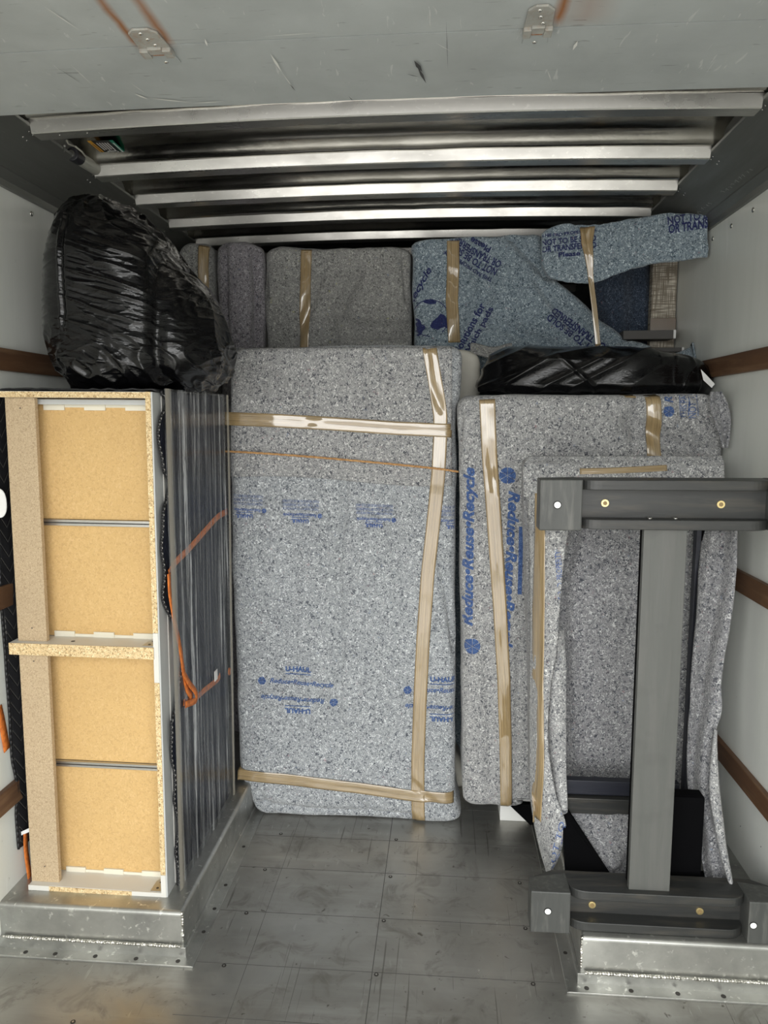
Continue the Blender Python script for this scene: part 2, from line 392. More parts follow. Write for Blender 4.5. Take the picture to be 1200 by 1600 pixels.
def quilt_mat(name, base, line):
    m, t, b = mat(name, base, .75, spec=.3); tcn = t.nodes.new('ShaderNodeTexCoord'); sp = t.nodes.new('ShaderNodeSeparateXYZ'); t.links.new(tcn.outputs['Object'], sp.inputs[0])
    a = mth(t, 'PINGPONG', mth(t, 'ADD', sp.outputs['Y'], mth(t, 'MULTIPLY', sp.outputs['X'], 1.0)), .035); z = mth(t, 'ADD', sp.outputs['Z'], mth(t, 'MULTIPLY', a, 1.3)); l = mth(t, 'PINGPONG', z, .022)
    k = mth(t, 'LESS_THAN', l, .0011); n = nois(t, coords(t), 3, 2)
    t.links.new(mix(t, k, mix(t, rampf(t, n, .4, .6), base, tuple(x * .5 for x in base)), line), b.inputs['Base Color']); bump(t, b, rampf(t, l, 0, .006), .5, .004); return m
QBLACK = quilt_mat('black_quilted_pad', (.012, .012, .014), (.09, .085, .075)); QNAVY = quilt_mat('navy_quilted_pad', (.006, .009, .024), (.035, .04, .07))
BIND = mat('black_binding', (.012, .012, .013), .5)[0]; THREAD = mat('pale_thread', (.45, .43, .40), .7)[0]
def bag_mat(name='black_bag_plastic', st=(1, 1, 5)):
    m, t, b = mat(name, (.003, .003, .0035), .10, spec=.42)
    n = nois(t, coords(t, st), 16, 3, .6, 1.0); n2 = nois(t, coords(t, (1, 1, 2)), 5, 2, .5, .6)
    k = mth(t, 'ABSOLUTE', mth(t, 'SUBTRACT', n, .5))
    bump(t, b, mth(t, 'ADD', mth(t, 'MULTIPLY', k, -1.0), mth(t, 'MULTIPLY', n2, .6)), .22, .008); return m
BAG = bag_mat(); BAG2 = bag_mat('black_bag_plastic_b', (1.5, 1, 3)); BAG2.node_tree.nodes['Principled BSDF'].inputs['Roughness'].default_value = .17; BAG2.node_tree.nodes['Principled BSDF'].inputs['Specular IOR Level'].default_value = .34
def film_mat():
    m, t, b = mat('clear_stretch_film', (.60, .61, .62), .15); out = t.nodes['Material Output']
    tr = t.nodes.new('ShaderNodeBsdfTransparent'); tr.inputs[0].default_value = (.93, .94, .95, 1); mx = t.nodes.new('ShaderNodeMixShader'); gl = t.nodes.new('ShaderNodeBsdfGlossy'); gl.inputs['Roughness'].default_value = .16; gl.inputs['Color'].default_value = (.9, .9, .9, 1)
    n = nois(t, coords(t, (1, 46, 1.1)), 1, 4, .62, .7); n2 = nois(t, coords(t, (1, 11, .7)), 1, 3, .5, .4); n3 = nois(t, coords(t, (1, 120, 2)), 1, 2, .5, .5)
    k = mth(t, 'MULTIPLY', rampf(t, n, .48, .66), rampf(t, n2, .34, .62)); k = mth(t, 'MULTIPLY', k, rampf(t, nois(t, coords(t, (1, 150, 9)), 1, 3, .7, .8), .38, .58, .25, 1.6)); k = mth(t, 'MAXIMUM', k, mth(t, 'MULTIPLY', rampf(t, n3, .58, .70), .5))  # white streaks: film highlights painted in, together with whitish folds of the film
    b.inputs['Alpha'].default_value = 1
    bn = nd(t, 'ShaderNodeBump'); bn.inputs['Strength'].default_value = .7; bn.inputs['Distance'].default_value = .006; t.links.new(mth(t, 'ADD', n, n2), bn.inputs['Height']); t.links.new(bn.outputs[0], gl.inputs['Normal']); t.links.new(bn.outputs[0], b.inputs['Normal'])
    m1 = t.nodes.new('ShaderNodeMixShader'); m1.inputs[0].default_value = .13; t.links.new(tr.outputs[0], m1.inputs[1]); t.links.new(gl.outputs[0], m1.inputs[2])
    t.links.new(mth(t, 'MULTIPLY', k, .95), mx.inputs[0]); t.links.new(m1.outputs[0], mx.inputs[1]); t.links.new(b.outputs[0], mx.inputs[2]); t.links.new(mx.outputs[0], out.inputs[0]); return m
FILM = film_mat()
def strap_mat():
    m, t, b = mat('orange_webbing', (.72, .20, .035), .6); n = nois(t, coords(t), 90, 2); t.links.new(mix(t, rampf(t, n, .4, .7), (.75, .21, .035), (.45, .11, .02)), b.inputs['Base Color']); return m
STRAP = strap_mat()
PAPER = mat('white_paper', (.8, .8, .78), .6)[0]; CREAM = mat('cream_ticking', (.62, .60, .53), .7)[0]
def linen_mat():
    m, t, b = mat('beige_woven_linen', (.55, .50, .42), .9); a = nois(t, coords(t, (1, 1, .06)), 230, 1); c_ = nois(t, coords(t, (.06, .06, 1)), 230, 1)
    k = mth(t, 'MULTIPLY', rampf(t, a, .35, .6), rampf(t, c_, .35, .6)); t.links.new(mix(t, k, (.20, .17, .13), (.62, .57, .48)), b.inputs['Base Color']); bump(t, b, k, .5, .002); return m
LINEN = linen_mat()
WHITEP = mat('white_plastic_pad', (.85, .85, .83), .5)[0]; BRASS = mat('brass_insert', (.78, .62, .30), .3, .9)[0]; TWINE = wood_mat('braided_orange_twine', (.66, .38, .15), (.34, .15, .05), (.8, .6, .35), (1, 1, 1), .8, 120)
RUST = wood_mat('rusty_plate', (.36, .17, .08), (.25, .10, .04), (.5, .38, .27), (1, 1, 1), .7, 30); BLOCK = mat('white_panel_edge', (.85, .85, .82), .5)[0]
# door paint with rust stains that run from the hinges
HX = [(P(222, 85, z=2.2).x, P(272, 85, z=2.2).x, P(240, 83, z=2.2).y), (P(817, 52, z=2.2).x, P(862, 52, z=2.2).x, P(840, 50, z=2.2).y)]
def door_mat():
    m, t, b = mat('grey_door_paint', (.30, .325, .325), .45); v = coords(t); n = nois(t, v, 5, 5, .6, .3); sc = nois(t, coords(t, (1, 7, 1), rot=(0, 0, .5)), 14, 3, .6, .5); sc2 = nois(t, coords(t, (6, 1, 1), rot=(0, 0, .35)), 13, 3, .6, .6)
    c = mix(t, rampf(t, n, .35, .7), (.40, .425, .42), (.33, .35, .345)); c = mix(t, rampf(t, sc, .665, .70, 0, .5), c, (.13, .13, .12)); c = mix(t, rampf(t, sc2, .675, .71, 0, .6), c, (.55, .56, .54))
    tcn = t.nodes.new('ShaderNodeTexCoord'); sp = t.nodes.new('ShaderNodeSeparateXYZ'); t.links.new(tcn.outputs['Object'], sp.inputs[0])
    wob = mth(t, 'MULTIPLY', mth(t, 'SUBTRACT', nois(t, v, 14, 3), .5), .012); tot = None
    for i, (xa, xb, yh) in enumerate(HX):
        for x, wd, st in (((xa, .012, 1.0), (xb, .014, .9)) if i == 0 else ((xb + .008, .016, 1.0), (xb + .05, .055, .35))):
            d = mth(t, 'ABSOLUTE', mth(t, 'SUBTRACT', mth(t, 'ADD', sp.outputs['X'], wob), x)); k = rampf(t, d, wd, 0, 0, st); k2 = rampf(t, sp.outputs['Y'], yh + .005, yh - .03); k3 = rampf(t, sp.outputs['Y'], yh - (.45 if i == 0 else .18), yh - .08, .15, 1)
            q = mth(t, 'MULTIPLY', mth(t, 'MULTIPLY', k, k2), k3); tot = q if tot is None else mth(t, 'MAXIMUM', tot, q)
    c = mix(t, tot, c, (.27, .105, .03)); t.links.new(c, b.inputs['Base Color']); bump(t, b, n, .15, .01); return m
DOORP = door_mat(); HINGE = wood_mat('painted_hinge_plate', (.36, .36, .33), (.30, .29, .26), (.30, .19, .12), (1, 1, 1), .45, 25); LEAF = mat('door_paint_leaf', (.36, .385, .38), .42)[0]
SCUFFW = mat('white_scuff', (.66, .66, .62), .7)[0]; SCUFFK = mat('black_scuff', (.05, .05, .05), .8)[0]

# ================================================================== THE TRUCK BODY
XL, XR, YR, YF = -1.30, .95, -.45, 5.2; ZC = 2.40; ZP = 2.235
WZ = .135
def structure(mb, name, m, parent=None, **kw):
    return mb.build(name, m, parent, kind=None if parent else 'structure', **kw)
mb = MB().box(XL - .05, XR + .05, YR, YF + .05, -.06, 0)
seams = [P(614, v, z=0).y for v in (1314, 1365, 1436, 1521)]; dS = .205
seamy = sorted(seams + [seams[-1] - .19 * k for k in range(1, 8)] + [seams[0] + .24 * k for k in range(1, 9)])
for y in seamy: mb.box(-.70, .33, y - .0008, y + .0008, -.01, .0004, 1)
xs = P(592, 1440, z=0).x
for x in (xs, xs - .36 if xs - .36 > -.7 else -.6): mb.box(x - (.0011 if x == xs else .0005), x + (.0011 if x == xs else .0005), YR, 2.9, -.01, .0005, 1)
floor = structure(mb, 'floor', [FLOOR, mat('floor_seam', (.10, .095, .09), .6, .3)[0]])
fs = [(439, 1303), (619, 1312), (414, 1359), (610, 1370), (812, 1380), (599.6, 1439), (821, 1451), (588, 1523), (833, 1538), (385, 1427), (350, 1509), (114, 1597)]
for u, v in fs:
    p = P(u, v, z=0); q = MB().cyl((p.x, p.y, 0), (0, 0, 1), .0065, .0015, 16); q.cyl((p.x, p.y, .0014), (0, 0, 1), .003, .0006, 6, 1); q.build('floor_screw', [DARKSCREW, ZINC], floor)
wl = structure(MB().box(XL - .05, XL, YR, YF, 0, ZC + .05), 'wall_left', WALL)
wr = structure(MB().box(XR, XR + .05, YR, YF, 0, ZC + .05), 'wall_right', WALL)
structure(MB().box(XL, XR, YF, YF + .05, 0, ZC + .05), 'wall_front', WALL)
def rivet(p, ax, r, par, m=STEEL, nm='rivet'): MB().cyl(p, ax, r, r * .55, 16, dome=1).build(nm, m, par, smooth=True)
for y in (1.95, 2.17, 2.41, 2.66, 2.9): pass
for u, v in ((1177, 328), (1143, 353), (1114, 373)): rivet(P(u, v, x=XR), (-1, 0, 0), .0085, wr)
for u, v in ((49, 334),): rivet(P(u, v, x=XL), (1, 0, 0), .0085, wl)
for u, v in ((1157, 1291), (1189, 1323)): rivet(P(u, v, x=XR), (-1, 0, 0), .002, wr, DARKSCREW, 'screw')
n_ = 3
for side, xw in (('left', XL), ('right', XR)):
    for z0, z1 in ((1.69, 1.755), (.998, 1.065), (.395, .462)):
        d = .018 if side == 'left' else -.018
        q = MB().box(min(xw, xw + d), max(xw, xw + d), YR + .02, YF - .02, z0, z1)
        structure(q, 'trim_%d' % n_, RAIL, bevel=.003); n_ += 1
# cove panels between wall and roof
for k, (xw, s) in enumerate(((XL, 1), (XR, -1))):
    prof = [(xw, ZP - .012), (xw + s * .012, ZP - .012), (xw + s * .012, ZP + .008), (xw + s * .028, ZP + .032), (xw + s * .034, ZP + .032), (xw + s * .150, 2.352), (xw + s * .152, 2.358), (xw + s * .146, 2.362), (xw, 2.43)]
    q = MB().prism([(a, b) for a, b in prof], 1, YR, YF)
    t_ = structure(q, 'trim_%d' % (k + 1), PANEL)
    for ry in (2.13, 2.505, 2.83, 3.165, 3.5):
        for i_, (dy, dd) in enumerate(((-.042, .012), (-.02, .014), (-.042, .032), (-.02, .034))):
            fz = 2.352 - dd * .8 * .8; fx = xw + s * (.150 - dd * .95)
            nn = Vector((s * .75, 0, -.66)); pz = lerp(ZP + .032, 2.352, (abs(fx - xw) - .034) / .116)
            rivet((fx, ry + dy, pz), (s * .72, 0, -.70), .0032, t_)
    if s == -1:   # chalky scribble along the panel
        q = MB(); random.seed(3)
        def onp(t, y): return Vector((xw + s * lerp(.034, .150, t) + s * .0012, y, lerp(ZP + .032, 2.352, t) - .0012))
        for y0, y1, nl, hh in ((2.38, 2.62, 9, .07), (2.72, 2.98, 10, .06), (3.02, 3.08, 2, .08)):
            for i_ in range(nl):
                ya = lerp(y0, y1, (i_ + random.uniform(0, .3)) / nl); t0 = .10 + random.uniform(0, .03)
                pts = [(t0, ya), (t0 + hh * random.uniform(.5, 1.4), ya + random.uniform(-.004, .012)), (t0 + hh * random.uniform(.1, .9), ya + random.uniform(.006, .02))]
                for (ta, yy), (tb, yb_) in zip(pts, pts[1:]):
                    a, b_ = onp(ta, yy), onp(tb, yb_); w_ = Vector((0, .0009, 0)); q.add([a - w_, a + w_, b_ + w_, b_ - w_], [(0, 1, 2, 3)])
        q.build('chalk_scribble', SCUFFW, t_)
# roof: skin with dips, and ribs
XA, XB = XL + .13, XR - .13
def crown(x): u_ = (x - (XL + XR) / 2) / 1.0; return .016 * (1 - u_ * u_)
ribs = [1.03, 1.40, 1.765, 2.13, 2.505, 2.83, 3.165, 3.5, 3.84, 4.18, 4.52, 4.86]
prof = [(YR, 2.405)]
for i, y in enumerate(ribs):
    prof += [(y - .17, 2.406), (y - .125, 2.400), (y - .109, 2.391), (y - .100, 2.377), (y - .092, 2.367), (y - .084, 2.363), (y - .066, 2.365), (y - .05, 2.372), (y + .02, 2.395), (y + .05, 2.406)]
prof.append((YF, 2.405)); nx = 70; rows = []
for y, z in prof:
    rows.append([Vector((lerp(XA, XB, i / nx), y, z + crown(lerp(XA, XB, i / nx)) + .0016 * nz(lerp(XA, XB, i / nx), y, 0, 3, 3) + (.0018 * nz(lerp(XA, XB, i / nx), y, 0, 9, 5) if z < 2.39 else 0))) for i in range(nx + 1)])
q = MB(); q.grid(rows); q.box(XL, XR, YR, YF, 2.45, 2.5)
ceil = structure(q, 'ceiling', ROOFSKIN, smooth=True)
for y in ribs[1:]:
    pr = [(y - .062, 2.366), (y - .059, 2.356), (y - .053, 2.336), (y - .050, 2.333), (y - .002, 2.333), (y + .001, 2.336), (y + .012, 2.385)]
    rr = []
    for i in range(nx + 1):
        x = lerp(XA + .02, XB - .02, i / nx); rr.append([Vector((x, a, b + crown(x) * 1.05)) for a, b in pr])
    rb = MB(); rb.grid(rr, closed=True, cap=True); o = rb.build('roof_rib', ALU, ceil, bevel=0)
    if 2 < y < 3.6:
        for sx_ in (XA + .09, XA + .17): rivet((sx_, y - .03, 2.333 + crown(sx_) * 1.05), (0, 0, -1), .0028, o)
# roll-up door parked under the roof
yE = P(600, 162, z=2.2).y; yS = P(600, 62, z=2.2).y
pw = .42; ed = [yE, yS, yS - pw, yS - 2 * pw, yS - 3 * pw, yS - 4 * pw]
droot = bpy.data.objects.new('door_1', None); COL.objects.link(droot); droot['kind'] = 'structure'; droot['label'] = 'grey roll-up rear door pushed open under the roof'; ORG[droot] = Vector((0, 0, 0))
for i in range(4):
    a, b_ = ed[i + 1] + .002, ed[i] - .002; rows = []
    q = MB(); n2 = 40
    for zz in (2.2, 2.222):
        for yy in (a, b_): rows.append([Vector((lerp(XL + .03, XR - .03, k / n2), yy, zz + .008 * (1 - (2 * k / n2 - 1) ** 2))) for k in range(n2 + 1)])
    q.grid([rows[0], rows[1], rows[3], rows[2], rows[0]])
    q.build('door_panel', DOORP, droot)
for i, (xa, xb, yh) in enumerate(HX):
    zz = 2.2 + .008 * (1 - (2 * ((xa + xb) / 2 - XL - .03) / (XR - XL - .06) - 1) ** 2) - .0003
    h = MB(); c = (xa + xb) / 2; wd = xb - xa
    pts = [(xa + .002, yh - .062), (xa + .014, yh - .074), (xb - .016, yh - .074), (xb - .004, yh - .060), (xb, yh + .012), (xa, yh + .012)]
    h.prism([(a, b_) for a, b_ in pts], 2, zz - .0045, zz)
    h.box(xa, xa + wd * .28, yh - .012, yh + .014, zz - .011, zz - .003); h.box(xb - wd * .28, xb, yh - .012, yh + .014, zz - .011, zz - .003); h.box(xa + wd * .27, xb - wd * .27, yh - .016, yh + .004, zz - .009, zz - .003)
    h.box(xa + wd * .3, xb - wd * .3, yh + .004, yh + .012, zz - .007, zz - .001, 1)
    ho = h.build('hinge', [HINGE, RUST], droot, bevel=.0015)
    l = MB().prism([(xa + .004, yh + .012), (xb - .004, yh + .012), (xb - .002, yh + .05), (xb - .014, yh + .06), (xa + .016, yh + .06), (xa + .003, yh + .05)], 2, zz - .002, zz); l.build('hinge_leaf', LEAF, ho, bevel=.0008)
    for rx, ry in ((c - .004, yh - .062), (c, yh - .042), (c + .006, yh - .022), (c, yh + .045), (c + .02, yh + .022)): rivet((rx, ry, zz - .0042 if ry < yh else zz - .002), (0, 0, -1), .0042, ho)
# scuffs on the door
sw = MB(); sk = MB()
def stroke(q, a, b_, wd):
    A, B = P(*a, z=2.2045), P(*b_, z=2.2045); d = (B - A).normalized(); s_ = Vector((-d.y, d.x, 0)) * wd; zz = Vector((0, 0, -.0006)); M_ = (A + B) / 2
    q.add([A + zz, M_ - s_ + zz, B + zz, M_ + s_ + zz], [(0, 1, 2, 3)])
for a, b_, w_ in (((68, 9), (126, 48), .0010), ((422, 83), (440, 112), .0026), ((405, 57), (505, 50), .0008), ((440, 112), (460, 140), .0007), ((210, 146), (232, 155), .003), ((232, 153), (300, 160), .0022), ((300, 161), (350, 158), .0018), ((600 + 295, 78), (903, 63), .003), ((855, 108), (862, 128), .0007), ((705, 80), (680, 66), .0006), ((320, 60), (324, 72), .002), ((110, 100), (145, 133), .0006), ((205, 130), (228, 146), .0007)): stroke(sw, a, b_, w_)
for a, b_, w_ in (((647, 94), (660, 112), .0045), ((652, 103), (666, 130), .003), ((635, 115), (655, 120), .0012), ((697, 28), (700, 110), .0004), ((88, 104), (130, 132), .0005), ((452, 130), (462, 142), .001), ((545, 150), (552, 158), .001)): stroke(sk, a, b_, w_)
sw.build('white_scratch', SCUFFW, droot); sk.build('black_scuff', SCUFFK, droot)
# wheel wells (inner side x, front y)
def well(name, xin, xout, yfr, s, label):
    o = bpy.data.objects.new(name, None); COL.objects.link(o); o['kind'] = 'structure'; o['label'] = label; ORG[o] = Vector((0, 0, 0))
    q = MB(); r = .012
    # box with a rounded top edge
    def ring(dz, ins):
        xi = xin - s * ins; return [Vector((xi, yfr + ins, dz)), Vector((xout, yfr + ins, dz)), Vector((xout, YF, dz)), Vector((xi, YF, dz))]
    q.grid([ring(0, 0)] + [ring(WZ - r + r * math.sin(k * math.pi / 10), r * (1 - math.cos(k * math.pi / 10))) for k in range(6)], closed=True, cap=True)
    q.build('well_box', WELL, o)
    a = MB(); lo, hi = sorted((xin + s * .010, xout)); a.box(lo, hi, yfr - .012, yfr + .004, 0, .034)
    lo2, hi2 = sorted((xin + s * .040, xout)); a.box(lo2, hi2, yfr - .045, yfr + .004, 0, .004)
    a.box(lo2, hi2, yfr - .048, yfr - .045, 0, .0065)
    lo3, hi3 = sorted((xin, xin + s * .040)); a.box(lo3, hi3, yfr - .045, 2.95, 0, .003)
    lo3, hi3 = sorted((xin + s * .040, xin + s * .043)); a.box(lo3, hi3, yfr - .048, 2.95, 0, .0055)
    lo4, hi4 = sorted((xin, xin + s * .008)); a.box(lo4, hi4, yfr, 2.95, 0, .022)
    a.build('floor_flange', WELL, o, bevel=.0012)
    b_ = MB(); x = min(xin, xout) + .01
    while x < max(xin, xout) - .005:
        b_.cyl((x, yfr - .010, .036), (1, 0, 0), .0042 * random.uniform(.8, 1.2), .009, 8); x += .0075
    z_ = .04
    while z_ < WZ - .008: b_.cyl((xin - s * .0015, yfr + .0025, z_), (0, 0, 1), .0032 * random.uniform(.7, 1.3), .009, 8); z_ += .0085
    b_.build('weld_bead', WELD, o, smooth=True)
    return o
YWL = P(290, 1512, z=0).y + .046; YWR = P(900, 1553, z=0).y + .046
wwl = well('wheel_well', -.745, XL, YWL, 1, 'grey metal wheel well box on the left, below the dresser')
wwr = well('wheel_well', .385, XR, YWR, -1, 'bright metal wheel well box on the right, below the table trestle')
for u, v in ((83, 1495), (145, 1500), (209, 1504), (275, 1508), (40, 1488)): 
    p = P(u, v, z=.004); MB().cyl((p.x, YWL - .028, .004), (0, 0, 1), .0065, .001, 14).build('screw', DARKSCREW, wwl)
for u, v in ((381, 1323), (353, 1383), (317, 1456), (335, 1420)):
    p = P(u, v, z=.003); MB().cyl((-.745 + .026, p.y, .003), (0, 0, 1), .006, .001, 14).build('screw', DARKSCREW, wwl)
for u, v in ((917, 1546), (987, 1551), (1060, 1555), (1132, 1560)):
    p = P(u, v, z=.004); MB().cyl((p.x, YWR - .028, .004), (0, 0, 1), .0065, .001, 14).build('screw', DARKSCREW, wwr)
p = P(885, 1489, z=.003); MB().cyl((.385 - .024, p.y, .003), (0, 0, 1), .006, .001, 14).build('screw', DARKSCREW, wwr)

# roof lamp and sticker
t_ = thing('roof_lamp', 'small tubular lamp with a loose wire at the left end of the roof ribs', 'lamp', P(125, 250, z=2.36))
A, B = P(112, 240, z=2.36), P(150, 264, z=2.36); d = (B - A)
MB().cyl(A.lerp(B, .3), d, .02, d.length * .72, 24).build('tube', mat('lamp_tube', (.42, .42, .37), .4)[0], t_, smooth=False, bevel=.003)
MB().cyl(A, d, .021, d.length * .32, 24).build('end_cap', mat('lamp_cap', (.03, .03, .035), .4)[0], t_, bevel=.004)
MB().cyl(A - d.normalized() * .004, d, .010, .005, 16).build('socket', ZINC, t_)
q = MB(); a = A + Vector((.01, 0, -.01))
q.cyl(P(101, 228, z=2.33), P(98, 246, z=2.33) - P(101, 228, z=2.33), .003, .045, 8); q.build('bracket', STEEL, t_)
q = MB(); wp = [P(u, v, z=z) for u, v, z in ((104, 219, 2.37), (107, 225, 2.36), (118, 229, 2.345), (128, 237, 2.338), (134, 245, 2.345))]
for a, b_ in zip(wp, wp[1:]): q.cyl(a, b_ - a, .0025, (b_ - a).length * 1.05, 8)
q.build('wire', mat('grey_wire', (.45, .44, .38), .4)[0], t_)
# sticker on the roof sheet
zs_ = 2.392
c4 = [P(136, 220.5, z=zs_), P(176, 219.5, z=zs_), P(204, 245.5, z=zs_), P(169, 247.5, z=zs_)]
st = thing('safety_sticker', 'black, orange and green safety sticker on the roof sheet, upper left', 'sticker', c4[0])
def quad(u0, u1, v0, v1, dz): 
    f = lambda a, b_: c4[0].lerp(c4[1], a).lerp(c4[3].lerp(c4[2], a), b_) + Vector((0, 0, -dz))
    return [f(u0, v0), f(u1, v0), f(u1, v1), f(u0, v1)]
def flat(q4, th): return MB().add(q4 + [p + Vector((0, 0, th)) for p in q4], [(0, 1, 2, 3), (7, 6, 5, 4), (0, 4, 5, 1), (1, 5, 6, 2), (2, 6, 7, 3), (3, 7, 4, 0)])
flat(quad(.16, .86, 0, 1, 0), .001).build('black_field', mat('sticker_black', (.02, .02, .02), .4)[0], st)
flat(quad(0, .16, 0, 1, 0), .001).build('orange_band', mat('sticker_orange', (.85, .42, .04), .4)[0], st)
flat(quad(.86, 1.0, 0, 1, 0), .001).build('green_band', mat('sticker_green', (.02, .30, .18), .4)[0], st)
q = MB()
for i in range(5): q.add(quad(.26 + i * .105, .31 + i * .105, .10, .10 + (.42 if i < 4 else .46) - .03 * (i % 2), .0008), [(0, 1, 2, 3)])
q.add(quad(.90, .96, .12, .92, .0008), [(0, 1, 2, 3)])
q.build('print', PAPER, st)
q = MB(); q.add(quad(.07, .10, .15, .9, .0008), [(0, 1, 2, 3)]); q.build('black_print', SCUFFK, st)
q = MB()
for a in ((.30, .78, .55, .60), (.30, .78, .92, .97), (.30, .36, .55, .97), (.72, .78, .55, .97)): q.add(quad(*a, .0008), [(0, 1, 2, 3)])
q.build('white_frame', PAPER, st)

# ================================================================== DRESSER ON ITS END
YD = P(150, 1396, z=WZ).y            # front plane of the upturned dresser
A = P(45, 1392, y=YD); B = P(262, 1399, y=YD)
x0, x1 = A.x, B.x; DH = P(150, 610, y=YD).z - WZ; DW = x1 - x0; DD = .60
TILT = math.atan2(((P(5, 612, y=YD).x - x0) + (P(233, 610, y=YD).x - x1)) / 2, DH)
dr = thing('dresser', 'pale dresser standing on its end, unfinished underside facing out with tan hardboard panels', 'dresser', (x0, YD, WZ)); dr.rotation_euler = (0, TILT, 0)
ORG[dr] = Vector((0, 0, 0))      # parts written in the dresser's own axes: x right, y inward, z up
def dz(v, y=0): return P(150, v, y=YD + y).z - WZ
RC = P(150, 1362, z=WZ + .016).y - YD      # how far the drawer bottoms sit back
RC = max(.05, min(.12, RC)); th = .017
zm = dz(1025); zmt = dz(1007)
bx = lambda: MB()
bx().box(DW - th, DW, 0, DD, 0, DH, 0).build('top_board', [GREYLAM], dr, bevel=.0015)
q = bx(); 
for a, b_, mi in ((.0, dz(1360), 1), (dz(1360), dz(1062), 0), (dz(1062), dz(985), 1), (dz(985), DH, 0)): q.box(DW - th - .002, DW - th * .25, -.002, .001, a + .001, b_, mi)
q.build('board_edge', [CHIPEDGE, WHITE], dr)
q = bx(); q.box(0, DW - th, 0, DD, 0, th, 0); q.build('end_panel', WHITE, dr, bevel=.0015, label='white end panel the dresser stands on')
q = bx(); q.box(.0, .065, -.0012, .002, .001, th, 1); q.box(.065, DW - .11, -.0015, .002, .0015, th - .001, 0); q.box(DW - .11, DW - th, -.0012, .002, .001, th, 1); q.build('board_edge', [CHIPEDGE, WHITE], dr)
q = bx(); q.box(-.004, DW - th, 0, DD, DH - th, DH); q.box(-.004, DW - th, -.0015, .002, DH - th, DH - .001, 1); q.build('end_panel', [GREYLAM, CHIPEDGE], dr)
q = bx(); q.box(-.015, DW - th, -.004, DD - .02, zm, zmt); q.box(-.015, DW - th, -.006, -.003, zm, zmt, 1); q.build('divider', [WHITE, CHIPEDGE], dr, label='middle divider with a raw chipboard edge')
for a, b_ in ((th, zm), (zmt, DH - th)):
    bx().box(0, .087, .018, .034, a, b_).build('support_rail', CHIPFACE, dr, bevel=.001)
bx().box(DW - .001, DW + .0015, .062, .070, .01, DH - .01).build('white_edge', WHITE, dr)
bx().box(-.002, .004, .03, DD, 0, DH).build('side_board', GREYLAM, dr)
bx().box(.004, DW - th, DD - .01, DD, 0, DH).build('front_board', GREYLAM, dr)
sp_ = []
def edge(v, y): return P(150, v, y=YD + y).z - WZ
z812, z820 = edge(811, RC), edge(820, RC); z1188, z1196 = edge(1188, RC), edge(1196, RC)
cells = [(th, z1196), (z1188, zm), (zmt, z820), (z812, DH - th)]
for a, b_ in cells:
    bx().box(.05, DW - th, RC, RC + .004, a + .001, b_ - .001).build('drawer_bottom', HARD, dr)
for a, b_ in ((z1196, z1188), (z820, z812)):
    q = bx(); h = (b_ - a); q.box(.055, DW - th, RC - .012, RC - .001, a + h * .0, a + h * .4); q.box(.055, DW - th, RC - .007, RC - .001, a + h * .4, a + h * .6, 1); q.box(.055, DW - th, RC - .012, RC - .001, a + h * .6, b_)
    q.build('drawer_rail', [ZINC, DARK], dr)
q = bx(); q.box(.055, DW - th, RC - .03, RC - .001, DH - th - .018, DH - th - .004); q.build('drawer_rail', GREYLAM, dr)
for zc, dirn in ((DH - th, -1), (zmt, 1), (th, 1)):
    q = bx(); n3 = 4
    z_a = zc + dirn * (.018 if dirn < 0 else .0)
    for k in range(n3 + 1):
        if k % 2 and k: continue
        xa = lerp(.10, DW - .09, k / n3) - .02; h = .016
        q.box(xa, xa + .062, RC - .006, RC - .0005, min(z_a, z_a + dirn * h), max(z_a, z_a + dirn * h))
    q.box(.09, DW - th, RC - .003, RC - .0003, min(z_a, z_a + dirn * .008), max(z_a, z_a + dirn * .008))
    q.build('drawer_lip', TAB, dr)
for zc in (zmt, th):
    q = MB(); xr_ = DW - th - .001
    q.prism([(xr_, .004), (xr_, .062), (xr_ - .030, .062), (xr_ - .036, .05), (xr_ - .036, .004)], 2, zc + .0003, zc + .0022); q.box(xr_ - .0022, xr_, .004, .062, zc, zc + .022)
    for a, b_ in ((-.02, .018), (-.02, .046)): q.cyl((xr_ + a, b_, zc + .0022), (0, 0, 1), .004, .0008, 12, 1)
    q.build('corner_bracket', [ZINC, DARKSCREW], dr)
for u, v in ((30, 637), (53, 983), (58, 1035), (77, 1357)):
    zz = edge(v, .018); 
    MB().cyl((.045, .018, zz), (0, -1, 0), .0055, .0012, 16).cyl((.045, .0167, zz), (0, -1, 0), .002, .0006, 8, 1).build('screw', [CHIPFACE, DARKSCREW], dr)
bx().cyl((.16, .03, zmt), (0, 0, 1), .006, .0006, 14).build('peg_hole', DARKSCREW, dr)
ORG[dr] = Vector((x0, YD, WZ))
RT = Matrix.Translation((x0, YD, WZ)) @ Matrix.Rotation(TILT, 4, 'Y')
def D2W(x, y, z): return RT @ Vector((x, y, z))

MBW = MB()
